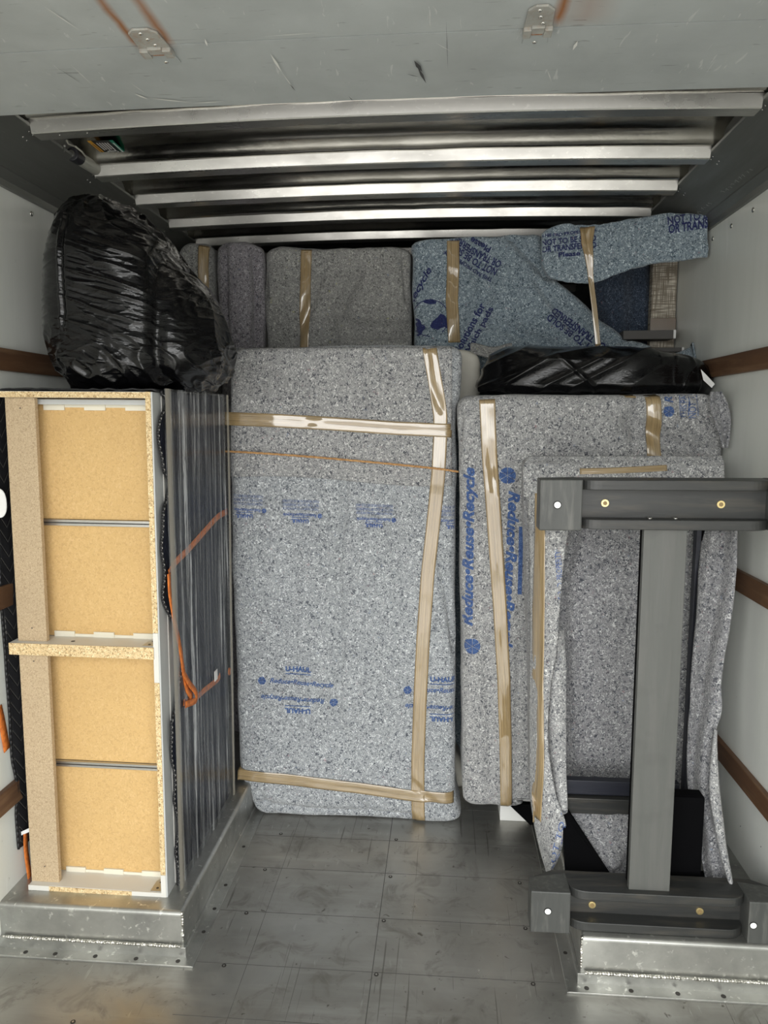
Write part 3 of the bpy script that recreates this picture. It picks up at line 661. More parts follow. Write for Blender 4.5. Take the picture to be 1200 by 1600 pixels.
# quilted pad over dresser (right side + top + left side)
qd = thing('quilted_moving_pad', 'black and navy quilted moving pad draped over the upturned dresser', 'moving pad', (x0, YD, WZ))
wav = [(0, .085), (.15, .075), (.30, .07), (.43, .06), (.50, .078), (.62, .055), (.75, .055), (.83, .075), (.93, .045), (1.02, .020), (1.12, .062), (1.19, .040), (1.30, .008), (1.40, .045), (DH, .040)]
wav = [(262 + 0, 0)] 
wpx = [(1398, 278), (1350, 275), (1280, 274), (1230, 270), (1180, 267), (1130, 263), (1100, 272), (1060, 276), (1000, 276), (960, 262), (930, 252), (885, 250), (840, 246), (800, 247), (770, 260), (750, 262), (735, 251), (710, 246), (675, 240), (650, 247), (625, 256), (612, 250)]
wt = []
for v, u in wpx:
    # point on the plane of the dresser's right face
    d = ray(u, v); z = P(u, v, y=YD + .05).z; xf = D2W(DW, 0, max(0, z - WZ)).x + .006; p = P(u, v, x=xf); wt.append((p.z - WZ, min(.12, max(.012, p.y - YD))))
wt.sort(); ftb = []
for v, u in ((1392, 274), (1200, 270), (950, 265), (780, 262), (620, 257)):
    z = P(u, v, y=YD + .05).z; xf = D2W(DW, 0, max(0, z - WZ)).x + .024; p = P(u, v, x=xf); ftb.append((p.z - WZ, max(.03, p.y - YD)))
ftb.sort(); rows = []; nrow = 190
for j in range(nrow + 1):
    z = lerp(.004, DH + .004, j / nrow); yst = interp(wt, z)[0]; row = []
    for i in range(61):
        k = i / 60; y = lerp(yst, DD + .01, k); off = .007 + .004 * nz(0, y, z, 5, 9) + .003 * nz(0, y * 4, z * .8, 3, 4) + .008 * math.exp(-k * 12) * (1 + math.sin(z * 40)) * .5
        row.append(D2W(DW + max(.003, off), y, z))
    rows.append(row)
q = MB(); q.grid(rows); q.build('side_drape', QNAVY, qd, smooth=True, solid=.005); QB = rows
q = MB()
for a, b_ in zip(rows, rows[1:]):
    q.cyl(a[0], b_[0] - a[0], .0045, (b_[0] - a[0]).length * 1.1, 8)
q.build('binding', BIND, qd, smooth=True)
q = MB()
for j in range(0, nrow - 1, 2):
    a, b_ = rows[j][0], rows[j + 1][0]; o_ = Vector((.004, -.0035, 0)); q.cyl(a + o_, b_ - a, .0007, (b_ - a).length * .6, 6)
q.build('stitching', THREAD, qd)
rows = []
for j in range(25):
    y = lerp(.01, DD, j / 24); rows.append([D2W(lerp(-.012, DW + .008, i / 40), y, DH + .006 + .0035 * nz(i * .1, y, 0, 6, 2) - (.004 if i in (0, 40) else 0)) for i in range(41)])
q = MB(); q.grid(rows); q.build('top_drape', BIND, qd, smooth=True, solid=.005)
# left hanging flap
lf = [(640, -12, 2.02), (760, -10, 2.02), (850, -4, 2.02), (950, 0, 2.02), (1040, 6, 2.02), (1090, 1, 2.02), (1130, 10, 2.02), (1180, 18, 2.02), (1230, 27, 2.02), (1280, 24, 2.02), (1325, 17, 2.02)]
rows = []
for j in range(81):
    v = lerp(612, 1325, j / 80); u = interp([(a, b_) for a, b_, c_ in lf], v)[0]; a = P(u, v, y=2.02); lo = 1.0; row = []
    zb = P(50, 1302, y=2.10).z
    a.x = max(a.x, XL + .006)
    for i in range(17):
        k = i / 16; xe = min(D2W(-.010, .2, a.z - WZ).x, -1.255); z_ = lerp(a.z, max(a.z, zb), min(1, k * 2))
        row.append(Vector((lerp(a.x, xe, k) + .003 * nz(0, k, a.z, 9, 5), 2.02 + k * .16, z_)))
    rows.append(row)
q = MB(); q.grid(rows); q.build('side_drape', QBLACK, qd, smooth=True, solid=.004)
q = MB()
for off, r_, m_ in ((0, .0042, BIND),):
    for a, b_ in zip(rows, rows[1:]): q.cyl(a[0], b_[0] - a[0], r_, (b_[0] - a[0]).length * 1.1, 8)
q.build('binding', BIND, qd, smooth=True)
q = MB()
for a, b_ in zip(rows[::1], rows[1::1]): q.cyl(a[1] + Vector((.0, -.004, 0)), b_[1] - a[1], .0006, (b_[1] - a[1]).length * .6, 6)
q.build('stitching', THREAD, qd)
q = MB(); A, B = P(25, 1309, y=2.03), P(52, 1297, y=2.03); q.add([A, B, B + Vector((0, 0, .012)), A + Vector((0, 0, .012))], [(0, 1, 2, 3)]); q.build('care_label', PAPER, qd, solid=.0006)
# film
rows = []; zf = []
for j in range(201):
    z = lerp(.0, DH + .01, j / 200); row = []
    f0 = interp(wt, z)[0]
    for i in range(81):
        k = i / 80; y = lerp(interp(ftb, z)[0], DD + .03, k)
        kk = max(0, min(60, int(round((y - f0) / (DD + .01 - f0) * 60)))); base = QB[min(nrow, int(j / 200 * nrow))][kk].x
        wr_ = .004 * nz(0, y * 22, z * .9, 1, 6) + .002 * nz(0, y * 60, z * 1.5, 1, 7)
        p = D2W(DW, y, z); row.append(Vector((p.x + .024 + wr_, p.y, p.z)))
    rows.append(row)
fl = thing('stretch_film', 'clear stretch film wrapped tight over the navy pad on the side of the dresser', 'plastic wrap', (D2W(DW, .1, 0)))
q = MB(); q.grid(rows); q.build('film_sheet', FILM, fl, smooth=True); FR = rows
# bunched film edges: translucent tan bands
BAND = mat('bunched_film', (.50, .46, .38), .2, coat=.5)[0]; BAND.node_tree.nodes['Principled BSDF'].inputs['Alpha'].default_value = .55
for i0, wd, y_ in ((3, .022, 0), (78, .012, 0)):
    q = MB(); rr = []
    for r_ in rows: a = r_[i0]; rr.append([a + Vector((.002 + .004 * math.sin(t * math.pi), (t - .5) * wd * 2, 0)) for t in (0, .25, .5, .75, 1)])
    q.grid(rr); q.build('bunched_edge', BAND, fl, smooth=True)
# orange strap beneath the film
def onfilm(u, v, lift=-.006):
    z = P(u, v, y=2.2).z
    for _ in range(4):
        x = D2W(DW, .3, z - WZ).x + .024 + lift; p = P(u, v, x=x); z = p.z
    return p
def ribbon(name, pts, wd, m, parent=None, thick=.0015, **kw):
    rows = []; N = len(pts)
    for i, p in enumerate(pts):
        d = (pts[min(i + 1, N - 1)] - pts[max(i - 1, 0)]).normalized(); nrm = Vector((1, 0, 0)); s_ = d.cross(nrm).normalized() * wd / 2
        rows.append([p - s_, p, p + s_])
    q = MB(); q.grid(rows); return q.build(name, m, parent, smooth=True, solid=thick, **kw)
def dens(pts, k=10):
    out = []
    tab = [(i, *p) for i, p in enumerate(pts)]
    for i in range((len(pts) - 1) * k + 1): out.append(Vector(interp(tab, i / k)))
    return out
sp1 = [onfilm(u, v) for u, v in ((355, 799), (340, 808), (318, 832), (295, 858), (275, 878), (264, 896))]
stp = thing('ratchet_strap', 'orange webbing strap running slantwise under the film on the dresser', 'strap', sp1[0])
ribbon('webbing', dens(sp1), .022, STRAP, stp)
sp2 = [onfilm(u, v, .002) for u, v in ((264, 896), (266, 930), (273, 970), (282, 1015), (287, 1050), (292, 1075), (300, 1090))]
ribbon('webbing', dens(sp2), .022, STRAP, stp)
sp3 = [onfilm(u, v) for u, v in ((287, 1098), (304, 1092), (320, 1078), (340, 1062), (344, 1055))]
ribbon('webbing', dens(sp3), .020, STRAP, stp)
sp4 = [onfilm(u, v, .008) for u, v in ((286, 1050), (296, 1068), (306, 1082), (306, 1094), (290, 1101))]
ribbon('loop', dens(sp4), .020, STRAP, stp, label='orange folded loop of webbing')
a = onfilm(358, 1049); MB().cyl(a, (1, 0, 0), .014, .003, 18).build('button', STRAP, stp)
a = onfilm(337, 1054, .001); MB().box(a.x, a.x + .002, a.y - .015, a.y + .015, a.z - .02, a.z + .015).build('strap_tag', PAPER, stp)
# strap on left wall
pts = [P(u, v, x=XL + .02) for u, v in ((-8, 1100), (2, 1125), (10, 1160))]
ribbon('orange_strap', dens([P(-2, 1105, x=XL + .005), P(5, 1138, x=XL + .006), P(11, 1172, x=XL + .006)]), .03, STRAP, None, label='orange strap end on the left wall behind the black quilted pad', cat='strap', loc=P(3, 1140, y=2.1), )
ribbon('orange_strap', dens([P(40, 1300, y=2.04), P(41, 1330, y=2.04), P(47, 1374, y=2.04)]), .022, STRAP, None, label='orange strap hanging beside the lower left corner of the dresser', cat='strap', loc=P(43, 1340, y=2.04))
q = MB(); c = P(0, 786, y=2.008)
q.grid([[Vector((c.x + r * .042 * math.cos(a) * .5, c.y - .001 * k, c.z + r * .042 * (abs(math.sin(a)) ** .8) * math.copysign(1, math.sin(a)))) for a in [i * math.pi / 16 for i in range(32)]] for k, r in enumerate((.02, .5, .9, 1))], closed=True)
q.build('paper_tag', PAPER, None, label='white rounded tag at the left edge beside the dresser', cat='tag', loc=c, solid=.002)
# brown tape edge behind dresser top right
q = MB(); A = P(336, 604, y=2.62); B = P(352, 614, y=2.62)
q.add([P(338, 604, y=2.635), P(351, 590, y=2.635), P(352, 618, y=2.635), P(336, 618, y=2.635)], [(0, 1, 2, 3)]); TBROWN = q

# ================================================================== CENTRE: wrapped mattress
YC = 2.68
cl = [(540, 362, 718), (552, 357, 722), (580, 356, 722), (625, 356, 718), (640, 356, 713), (760, 358, 712), (900, 360, 712), (1100, 368, 712), (1205, 373, 711), (1225, 376, 710), (1250, 386, 714), (1272, 395, 720), (1285, 400, 722)]
cf = creases([([(540, 750), (528, 900), (533, 1000), (528, 1120)], .013, .005), ([(470, 800), (455, 960), (470, 1040)], .02, .003), ([(610, 800), (622, 950), (600, 1060)], .02, .003), ([(405, 1240), (430, 1280)], .012, .006), ([(560, 1255), (600, 1285)], .012, .006), ([(495, 760), (480, 800)], .02, .004), ([(405, 1258), (480, 1268), (560, 1272), (640, 1278)], .016, .010), ([(665, 545), (672, 600), (690, 640)], .012, .004), ([(690, 880), (702, 950), (715, 1020)], .015, .008), ([(380, 560), (470, 590), (490, 650)], .02, .003), ([(640, 1220), (690, 1265)], .012, .006), ([(620, 1140), (600, 1200)], .02, .003), ([(500, 1090), (560, 1190)], .02, .003)], YC)
cm = thing('wrapped_mattress', 'tall grey felt-wrapped mattress taped twice across, standing on the floor in the middle', 'wrapped mattress', (P(540, 1285, z=0).x, YC + .12, 0))
mbc = body(cl, YC, YC + .24, r=.04, rt=.03, n=280, m=210, disp=felt_disp(11, .004, cf), zmin=.003)
mbc.build('moving_blanket', FELTB, cm, smooth=True); bvc = mbc.bvh()
# upper blanket layer: ends in a hem at v~745
def overlay(name, bv, yp, u0, u1, v0f, v1f, m, parent, off=.009, nu=120, nv=70, **kw):
    rows = []
    for j in range(nv + 1):
        row = []
        for i in range(nu + 1):
            u = lerp(u0, u1, i / nu); v = lerp(v0f(u), v1f(u), j / nv); p = P(u, v, y=yp); h = hit(bv, p.x, p.z)
            yy = h.y if h else (row[-1].y + off if row else yp + .03)
            row.append(Vector((p.x, yy - off, p.z)))
        rows.append(row)
    if rows:
        q = MB(); q.grid(rows); q.build(name, m, parent, smooth=True, solid=.004, **kw); return q
up = overlay('upper_blanket', bvc, YC, 359, 706, lambda u: 543, lambda u: 745 + (u - 370) * .035 - 4 * math.sin((u - 360) / 60), FELT, cm, label='warmer grey blanket layer over the top third')
bvc2 = BVHTree.FromPolygons(mbc.v + up.v, mbc.f + [[k + len(mbc.v) for k in f] for f in up.f])
tape('tape', bvc2, [(671, 542), (677, 580), (683, 615), (688, 650), (688, 680), (685, 740), (679, 800), (668, 900), (661, 1000), (656, 1100), (653, 1190), (653, 1250), (654, 1284)], YC, .050, TAPE, cm, off=.0045, label='vertical strip of tan tape')
tape('tape', bvc2, [(352, 654), (430, 657), (520, 662), (620, 669), (706, 673)], YC, .048, TAPE, cm, off=.006, label='upper crosswise strip of tan tape')
tape('tape', bvc2, [(372, 1209), (470, 1219), (560, 1230), (650, 1243), (709, 1246)], YC, .044, TAPE, cm, off=.006, label='lower crosswise strip of tan tape')
R3 = 'Reduce•Reuse•Recycle'
def uhaul(c, L, H, ang, sgn=1):
    a = math.radians(ang); dx, dy = math.sin(a), math.cos(a); k = H * .85
    return [T('U-HAUL', c, L, H, ang, 0, .05), bar((c[0] + dx * k, c[1] + dy * k), L * 1.0, H * .16, ang)]
it = []
it += uhaul((466, 1046), 43, 9, -1); it += [T(R3, (471, 1068), 106, 11, -3, .3, .025), leafdisc((409, 1064), 14, 0)]
it += [T(R3, (457, 1092), 106, 11, 177, .3, .025), leafdisc((521, 1098), 14, 180)]; it += uhaul((465, 1111), 43, 9, 179)
it += uhaul((693, 1062), 43, 9, -1); it += [T(R3, (700, 1080), 106, 11, -1, .3, .025), leafdisc((637, 1078), 14, 0)]
it += [T(R3, (684, 1105), 106, 11, 178, .3, .025)]; it += uhaul((692, 1124), 43, 9, 179)
lay('printed_lettering', it, bvc2, YC, INKF, cm)
it = []
for cx, cy in ((383, 782), (470, 790), (585, 797), (712, 800)):
    sc_ = 1.0
    it += [T(R3, (cx - 1, cy + 14), 54, 7, 178, .3, .025), leafdisc((cx + 30, cy + 16), 8, 180)]
    it += uhaul((cx - 1, cy + 24), 28, 6.5, 179)
    it += [T('THIS PAD PROPERTY OF AND MADE FOR', (cx, cy + 5), 58, 4, 178, 0, .0), T('NOT TO BE SOLD OR TRANSFERRED', (cx, cy - 1), 58, 4.5, 178), T('PLEASE REDUCE REUSE RECYCLE PADS', (cx, cy - 7), 58, 4, 178)]
lay('printed_lettering', it, bvc2, YC, INKP, cm, clip=lambda p: p.x > P(364, 800, y=YC).x)
# twine
a = [P(u, v, y=YC - .026) for u, v in ((352, 705), (420, 709), (500, 715), (600, 724), (680, 732), (716, 737))]
pts = dens(a, 12); q = MB()
for s_ in (0, 2.1, 4.2):
    pp = [p + Vector((0, .0018 * math.cos(i * 1.0 + s_), .0018 * math.sin(i * 1.0 + s_))) for i, p in enumerate(pts)]
    for p_, r_ in zip(pp, pp[1:]): q.cyl(p_, r_ - p_, .0024, (r_ - p_).length * 1.15, 6)
q.build('twine', TWINE, None, label='thin orange braided twine stretched across the wrapped mattress in the middle', cat='twine', loc=a[2])
# cream quilted mattress edge in the gap
q = body([(548, 640, 741), (565, 640, 748), (620, 640, 747), (700, 640, 700), (1150, 640, 700), (1200, 640, 724), (1225, 640, 738), (1260, 640, 730)], 2.96, 3.10, r=.03, rt=.03, n=90, m=80, disp=lambda p, n: .006 * abs(math.sin(p.z * 45 + p.x * 30)) + .003 * nz(p.x, p.y, p.z, 20), zmin=.002)
q.build('quilted_mattress', CREAM, None, label='cream quilted mattress showing only its edge between the two big wrapped pieces', cat='mattress', loc=(.05, 3.03, 0), smooth=True)

# ================================================================== RIGHT: wrapped headboard
YB = 2.58
rl = [(617, 722, 1116), (626, 717, 1124), (650, 715, 1129), (700, 718, 1134), (760, 719, 1134), (900, 720, 1134), (1100, 722, 1134), (1200, 722, 1130), (1238, 722, 1120), (1248, 723, 826), (1262, 724, 826)]
cfr = creases([([(985, 660), (1040, 690), (1130, 712)], .03, .012), ([(1000, 620), (990, 700)], .02, .006), ([(1090, 620), (1125, 700)], .012, .006), ([(760, 1010), (770, 1250)], .018, .005), ([(812, 1010), (806, 1260)], .014, .005), ([(720, 650), (712, 720)], .01, .006), ([(1060, 625), (1105, 700)], .02, .005)], YB)
rm = thing('wrapped_headboard', 'wide grey felt-wrapped panel with large blue slogan, right of the middle mattress', 'wrapped furniture', (.3, YB + .1, .09))
mbr = body(rl, YB, YB + .28, r=.035, rt=.03, n=280, m=200, disp=felt_disp(21, .004, cfr))
for v in mbr.v:
    if v.x > .935: v.x = .935
mbr.build('moving_blanket', FELT, rm, smooth=True); bvr = mbr.bvh()
tape('tape', bvr, [(761, 624), (764, 700), (771, 800), (781, 950), (787, 1060), (790, 1160), (791, 1261)], YB, lambda t: lerp(.054, .042, t), TAPE, rm, off=.005, label='long vertical strip of tan tape')
tape('tape', bvr, [(1021, 616), (1022, 660), (1022, 720)], YB, .048, TAPE, rm, off=.004)
tape('tape', bvr, [(978, 618), (996, 619)], YB, .012, TAPE, rm, off=.004)
it = [T(R3, (734, 856), 254, 23, 90, .3, .04), leafdisc((738, 1010), 27, 60), leafdisc((793, 743), 27, -120), T(R3, (795, 896), 262, 23, -91.5, .3, .04), bar((813, 876), 108, 6.5, 90)]
it += [T('Re', (1046, 620), 18, 13, 92, .3, .025), leafdisc((1045, 643), 17, 60)]
lay('printed_lettering', it, bvr, YB, INKF, rm)
lay('printed_lettering', [T('THIS PAD PROPERTY', (1070, 606), 90, 8, 92, 0, .0), T('NOT TO BE SOLD', (1083, 606), 90, 10, 92), bar((1064, 632), 34, 1, 92), bar((1077, 632), 34, 1, 92), bar((1091, 632), 34, 1, 92)], bvr, YB, INKF, rm)
# blanket ear sticking up at right corner
rows = []
for j in range(31):
    v = lerp(612, 700, j / 30); ul, ur = interp([(612, 1112, 1126), (630, 1110, 1136), (655, 1116, 1141), (680, 1125, 1139), (700, 1130, 1136)], v)
    rows.append([P(lerp(ul, ur, i / 10), v, y=2.53 + .02 * math.sin(i / 10 * 3)) for i in range(11)])
for r_ in rows:
    for p in r_: p.x = min(p.x, .94)
q = MB(); q.grid(rows); q.build('blanket_corner', FELTD, rm, smooth=True, solid=.008)
# white block & dark foot beneath
a, b_ = P(781, 1282, z=0), P(829, 1282, z=0)
MB().box(a.x, b_.x, a.y, a.y + .16, 0, .088).build('foam_block', BLOCK, None, label='small white block on the floor under the wrapped panel with blue slogan', cat='block', loc=(a.x, a.y, 0), bevel=.002)
MB().prism([(P(795, 1268, y=2.66).x, .086), (.35, .086), (.35, .004), (P(830, 1284, y=2.66).x, .004)], 1, a.y - .03, a.y - .008).build('black_foot', JET, None, label='slanted black wooden foot beside the white block under the wrapped panel', cat='furniture foot', loc=(.33, a.y - .02, 0))

# ================================================================== front bundle with drapes (right)
YG = 2.40
gl_ = [(716, 826, 1128), (724, 821, 1132), (760, 820, 1132), (1000, 826, 1110), (1100, 828, 1100), (1226, 830, 1092), (1240, 832, 1090)]
cfg = creases([([(840, 745), (835, 900)], .02, .006), ([(1050, 720), (1125, 745)], .02, .006), ([(905, 830), (880, 900), (885, 1200)], .02, .01)], YG)
gm = thing('wrapped_furniture', 'grey felt-wrapped panel with loose hanging corners right behind the black table trestle', 'wrapped furniture', (.6, YG, WZ))
mbg = body(gl_, YG, YG + .13, r=.03, rt=.02, n=200, m=150, disp=felt_disp(31, .003, cfg))
mbg.build('moving_blanket', FELTD, gm, smooth=True); bvg = mbg.bvh()
def strip(name, tab, m, parent, n=24, mrows=110, bulge=.02, seed=1, th=.006, fold=0, **kw):
    """tab: (v, uL, yL, uR, yR)"""
    rows = []; v0, v1 = tab[0][0], tab[-1][0]
    for j in range(mrows + 1):
        v = lerp(v0, v1, j / mrows); ul, yl, ur, yr = interp(tab, v); row = []
        for i in range(n + 1):
            k = i / n; y = lerp(yl, yr, k) - bulge * math.sin(k * math.pi) + fold * math.sin(k * 9 + v * .01)
            p = P(lerp(ul, ur, k), v, y=y); p.y += .006 * nz(p.x, 0, p.z, 14, seed); p.x = min(p.x, XR - .008); row.append(p)
        rows.append(row)
    q = MB(); q.grid(rows); q.build(name, m, parent, smooth=True, solid=th, **kw); return q
s1 = strip('blanket_drape', [(722, 823, 2.36, 900, 2.36), (800, 826, 2.34, 893, 2.30), (850, 828, 2.33, 884, 2.26), (950, 829, 2.33, 874, 2.24), (1010, 829, 2.32, 870, 2.24), (1090, 828, 2.32, 858, 2.24), (1160, 828, 2.30, 856, 2.22), (1240, 829, 2.28, 868, 2.20), (1290, 836, 2.25, 884, 2.17), (1330, 845, 2.22, 876, 2.15), (1360, 854, 2.18, 863, 2.14), (1374, 857, 2.16, 859, 2.13)], FELT, gm, bulge=.03, seed=4, label='left loose drape tapering to a point')
s2 = strip('blanket_drape', [(985, 868, 2.30, 880, 2.30), (1040, 856, 2.29, 884, 2.27), (1100, 850, 2.28, 884, 2.25), (1200, 856, 2.27, 884, 2.23), (1270, 866, 2.24, 886, 2.20), (1310, 872, 2.2, 883, 2.19)], FELT, gm, bulge=.02, seed=8)
s3 = strip('blanket_drape', [(828, 1098, 2.30, 1152, 2.24), (900, 1092, 2.28, 1150, 2.22), (980, 1087, 2.27, 1140, 2.20), (1060, 1080, 2.26, 1127, 2.20), (1110, 1077, 2.25, 1127, 2.18), (1150, 1075, 2.24, 1116, 2.17), (1220, 1075, 2.22, 1113, 2.14), (1265, 1083, 2.20, 1117, 2.12), (1300, 1090, 2.17, 1124, 2.08), (1345, 1097, 2.12, 1135, 2.05), (1384, 1104, 2.08, 1144, 2.02)], FELTD, gm, bulge=-.01, seed=5, fold=.012, label='right hanging drape against the wall')
s4 = strip('blanket_drape', [(1140, 1117, 2.16, 1119, 2.16), (1190, 1112, 2.14, 1121, 2.14), (1240, 1110, 2.12, 1125, 2.12), (1290, 1117, 2.09, 1130, 2.09), (1340, 1128, 2.04, 1137, 2.04), (1384, 1141, 2.0, 1145, 2.0)], FELT, gm, n=8, bulge=.008, seed=6)
s5 = strip('blanket_drape', [(714, 826, 2.37, 1128, 2.37), (730, 818, 2.34, 1131, 2.34), (760, 818, 2.33, 1132, 2.33), (775, 818, 2.34, 1132, 2.34)], FELT, gm, n=90, mrows=30, bulge=.01, seed=12, th=.01, fold=.006)
allv = mbg.v + s1.v + s5.v; allf = mbg.f + [[k + len(mbg.v) for k in f] for f in s1.f] + [[k + len(mbg.v) + len(s1.v) for k in f] for f in s5.f]; bvg2 = BVHTree.FromPolygons(allv, allf)
tape('tape', bvg2, [(842, 770), (840, 860), (838, 960), (836, 1060), (836, 1160), (832, 1255)], 2.33, lambda t: .030 - .008 * abs(t - .4), TAPE, gm, off=.008)
tape('tape', bvg2, [(905, 736), (950, 735), (1000, 733), (1042, 731)], 2.33, .018, TAPE, gm, off=.008)
lay('printed_lettering', [T('THIS PAD PROPERTY', (870, 900), 90, 9, 95), T('NOT TO BE', (862, 1270), 100, 8, 75), T('SOLD OR', (870, 1275), 80, 8, 75)], bvg2, 2.3, INKP, gm, off=.005)

# ================================================================== black table trestle (front)
YT = P(1000, 1462, z=WZ + .01).y - .005
YT = YWR + .012
tt = thing('table_trestle', 'charcoal wooden table trestle, an I shape with two crossbars, standing on the right wheel well', 'table base', (.57, YT + .06, WZ))
def crossbar(name, pA, pB, zt, zb, inverse=False):
    """shallow channel between end pads, open to the camera; a = left px..."""
    xa, xb = pA, pB; pad = .108; dpt = .105; o = None
    fl_ = .026; rec = .055
    q = MB()
    # outline seen from above for channel cheeks: pads proud, curved in-between
    for za, zz in ((zt - fl_, zt), (zb, zb + fl_)):
        pts = [(xa + .004, YT)] + [(xa + pad - .004, YT)]
        pts.append((xa + pad - .004, YT + .044))
        for k in range(0, 9): a = k / 8 * math.pi / 2; pts.append((xa + pad + .05 * (1 - math.cos(a)), YT + .010 + .034 * (1 - math.sin(a))))
        for k in range(0, 9): a = (1 - k / 8) * math.pi / 2; pts.append((xb - pad - .05 * (1 - math.cos(a)), YT + .010 + .034 * (1 - math.sin(a))))
        pts += [(xb - pad + .004, YT + .044), (xb - pad + .004, YT), (xb - .004, YT), (xb - .004, YT + dpt * .6), (xb - .07, YT + dpt), (xa + .07, YT + dpt), (xa + .004, YT + dpt * .6)]
        q.prism(pts, 2, za, zz)
    o = q.build(name, BLACKWOOD, tt, bevel=.0025)
    MB().box(xa + pad - .01, xb - pad + .01, YT + rec, YT + dpt - .005, zb + fl_, zt - fl_).build('web_board', BLACKWOOD, o)
    for a, b_ in ((xa, xa + pad), (xb - pad, xb)):
        MB().prism([(a, YT - .003), (b_, YT - .003), (b_, YT + dpt * .85), (a, YT + dpt * .6)] if a == xa else [(a, YT - .003), (b_, YT - .003), (b_, YT + dpt * .6), (a, YT + dpt * .85)], 2, zb - .002, zt + .002).build('end_block', PADWOOD, o, bevel=.003)
    return o
Tz1, Tz0 = P(1000, 751, y=YT).z, P(1000, 829, y=YT).z; Txa = P(843, 790, y=YT).x
Bz1, Bz0 = P(860, 1394, y=YT).z, WZ + .001; Bxa = P(829, 1425, y=YT).x; Txb = P(1186, 1446, y=YT).x + .085
Txb = min(Txb, .935)
tb = crossbar('crossbar', Txa, Txb, Tz1, Tz0); bb = crossbar('crossbar', Bxa, Txb, Bz1, Bz0)
pxa, pxb = P(999, 1000, y=YT + .03).x, P(1066, 1000, y=YT + .03).x
MB().box(pxa, pxb, YT + .03, YT + .05, Bz1 - .005, Tz0 + .002).build('post', POSTWOOD, tt, bevel=.002)
MB().box(pxa + .004, pxb - .004, YT + .051, YT + .085, Bz1 - .005, Tz0 + .002).build('post', JET, tt, bevel=.002, label='black rear layer of the post')
def pin(u, v, y, m, r, par, nm, hole=True):
    p = P(u, v, y=y); q = MB().cyl((p.x, y, p.z), (0, -1, 0), r, .0015, 24); q.build(nm, m, par)
    if hole: MB().cyl((p.x, y - .0003, p.z), (0, -1, 0), r * 1.22, .0008, 24).build('pad_recess', JET, par)
for par, pts in ((tb, ((871, 789),)), (bb, ((856, 1424), (1177, 1446)))):
    for u, v in pts: pin(u, v, YT - .003, WHITEP, .0085, par, 'white_pad')
for par, pts in ((tb, ((945, 786), (1126, 788))), (bb, ((925, 1413), (1093, 1423)))):
    for u, v in pts:
        y = YT + .055; p = P(u, v, y=y); q = MB().cyl((p.x, y, p.z), (0, -1, 0), .010, .004, 24); q.cyl((p.x, y - .004, p.z), (0, -1, 0), .006, .0006, 6, 1); q.build('brass_insert', [BRASS, mat('insert_hole', (.25, .17, .07), .5)[0]], par, bevel=.001)
for u in (1015, 1055):
    p = P(u, 815, y=YT + .04); MB().cyl((p.x, YT + .04, Tz0 + .026), (0, 0, 1), .007, .005, 14, dome=1).build('screw_head', STEEL, tb, smooth=True)
# black frame parts behind
tf = thing('trestle_table', 'black wooden table frame leaning behind the trestle, with a dark crosspiece near the floor', 'table base', (.57, 2.26, WZ))
y1 = 2.245
def bxp(name, m, u0, u1, v0, v1, y, dpt, **kw):
    a, b_ = P(u0, (v0 + v1) / 2, y=y), P(u1, (v0 + v1) / 2, y=y); um = (u0 + u1) / 2; zt_, zb_ = P(um, v0, y=y).z, P(um, v1, y=y).z
    return MB().box(a.x, b_.x, y, y + dpt, max(WZ + .001, zb_), zt_).build(name, m, tf, bevel=.002, **kw)
bxp('crosspiece', NAVYWOOD, 878, 1062, 1222, 1244, y1, .03); bxp('crosspiece', BLACKWOOD, 880, 1058, 1250, 1274, y1 - .02, .03)
bxp('leg', JET, 1086, 1100, 790, 1290, 2.30, .05); bxp('leg', NAVYWOOD, 1079, 1087, 790, 1250, 2.30, .03)
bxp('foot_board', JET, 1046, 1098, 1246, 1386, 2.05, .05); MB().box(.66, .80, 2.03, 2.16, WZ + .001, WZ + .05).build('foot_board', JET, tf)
A = P(884, 1262, y=2.20); 
# slanted brace
pa = [P(878, 1268, y=2.20), P(888, 1268, y=2.20), P(958, 1376, y=2.04), P(886, 1385, y=2.04)]
q = MB(); q.add(pa + [p + Vector((0, .03, 0)) for p in pa], [(0, 1, 2, 3), (7, 6, 5, 4), (0, 4, 5, 1), (1, 5, 6, 2), (2, 6, 7, 3), (3, 7, 4, 0)])
for v in q.v: v.z = max(v.z, WZ + .002)
q.build('slanted_brace', JET, tf)
# loose blanket piece on the wheel well
rows = []
for j in range(41):
    k = j / 40; v = lerp(1270, 1382, k); ul = lerp(872, 900, k); ur = 1040
    row = []
    for i in range(51):
        t__ = i / 50; u = lerp(ul, ur, t__); y = lerp(2.235, 2.075, k); p = P(u, v, y=y)
        d_ = math.hypot(u - 957, (v - 1338) * .9); p.y -= .035 * math.exp(-(d_ / 14) ** 2) - .012 * math.sin(t__ * 7 + k * 4); p.z = max(p.z, WZ + .006 + .004 * nz(p.x, p.y, 0, 30)); row.append(p)
    rows.append(row)
q = MB(); q.grid(rows); q.build('loose_blanket', FELTD, None, label='crumpled grey blanket corner lying on the wheel well behind the trestle foot', cat='moving blanket', loc=(.55, 2.15, WZ), smooth=True, solid=.006)

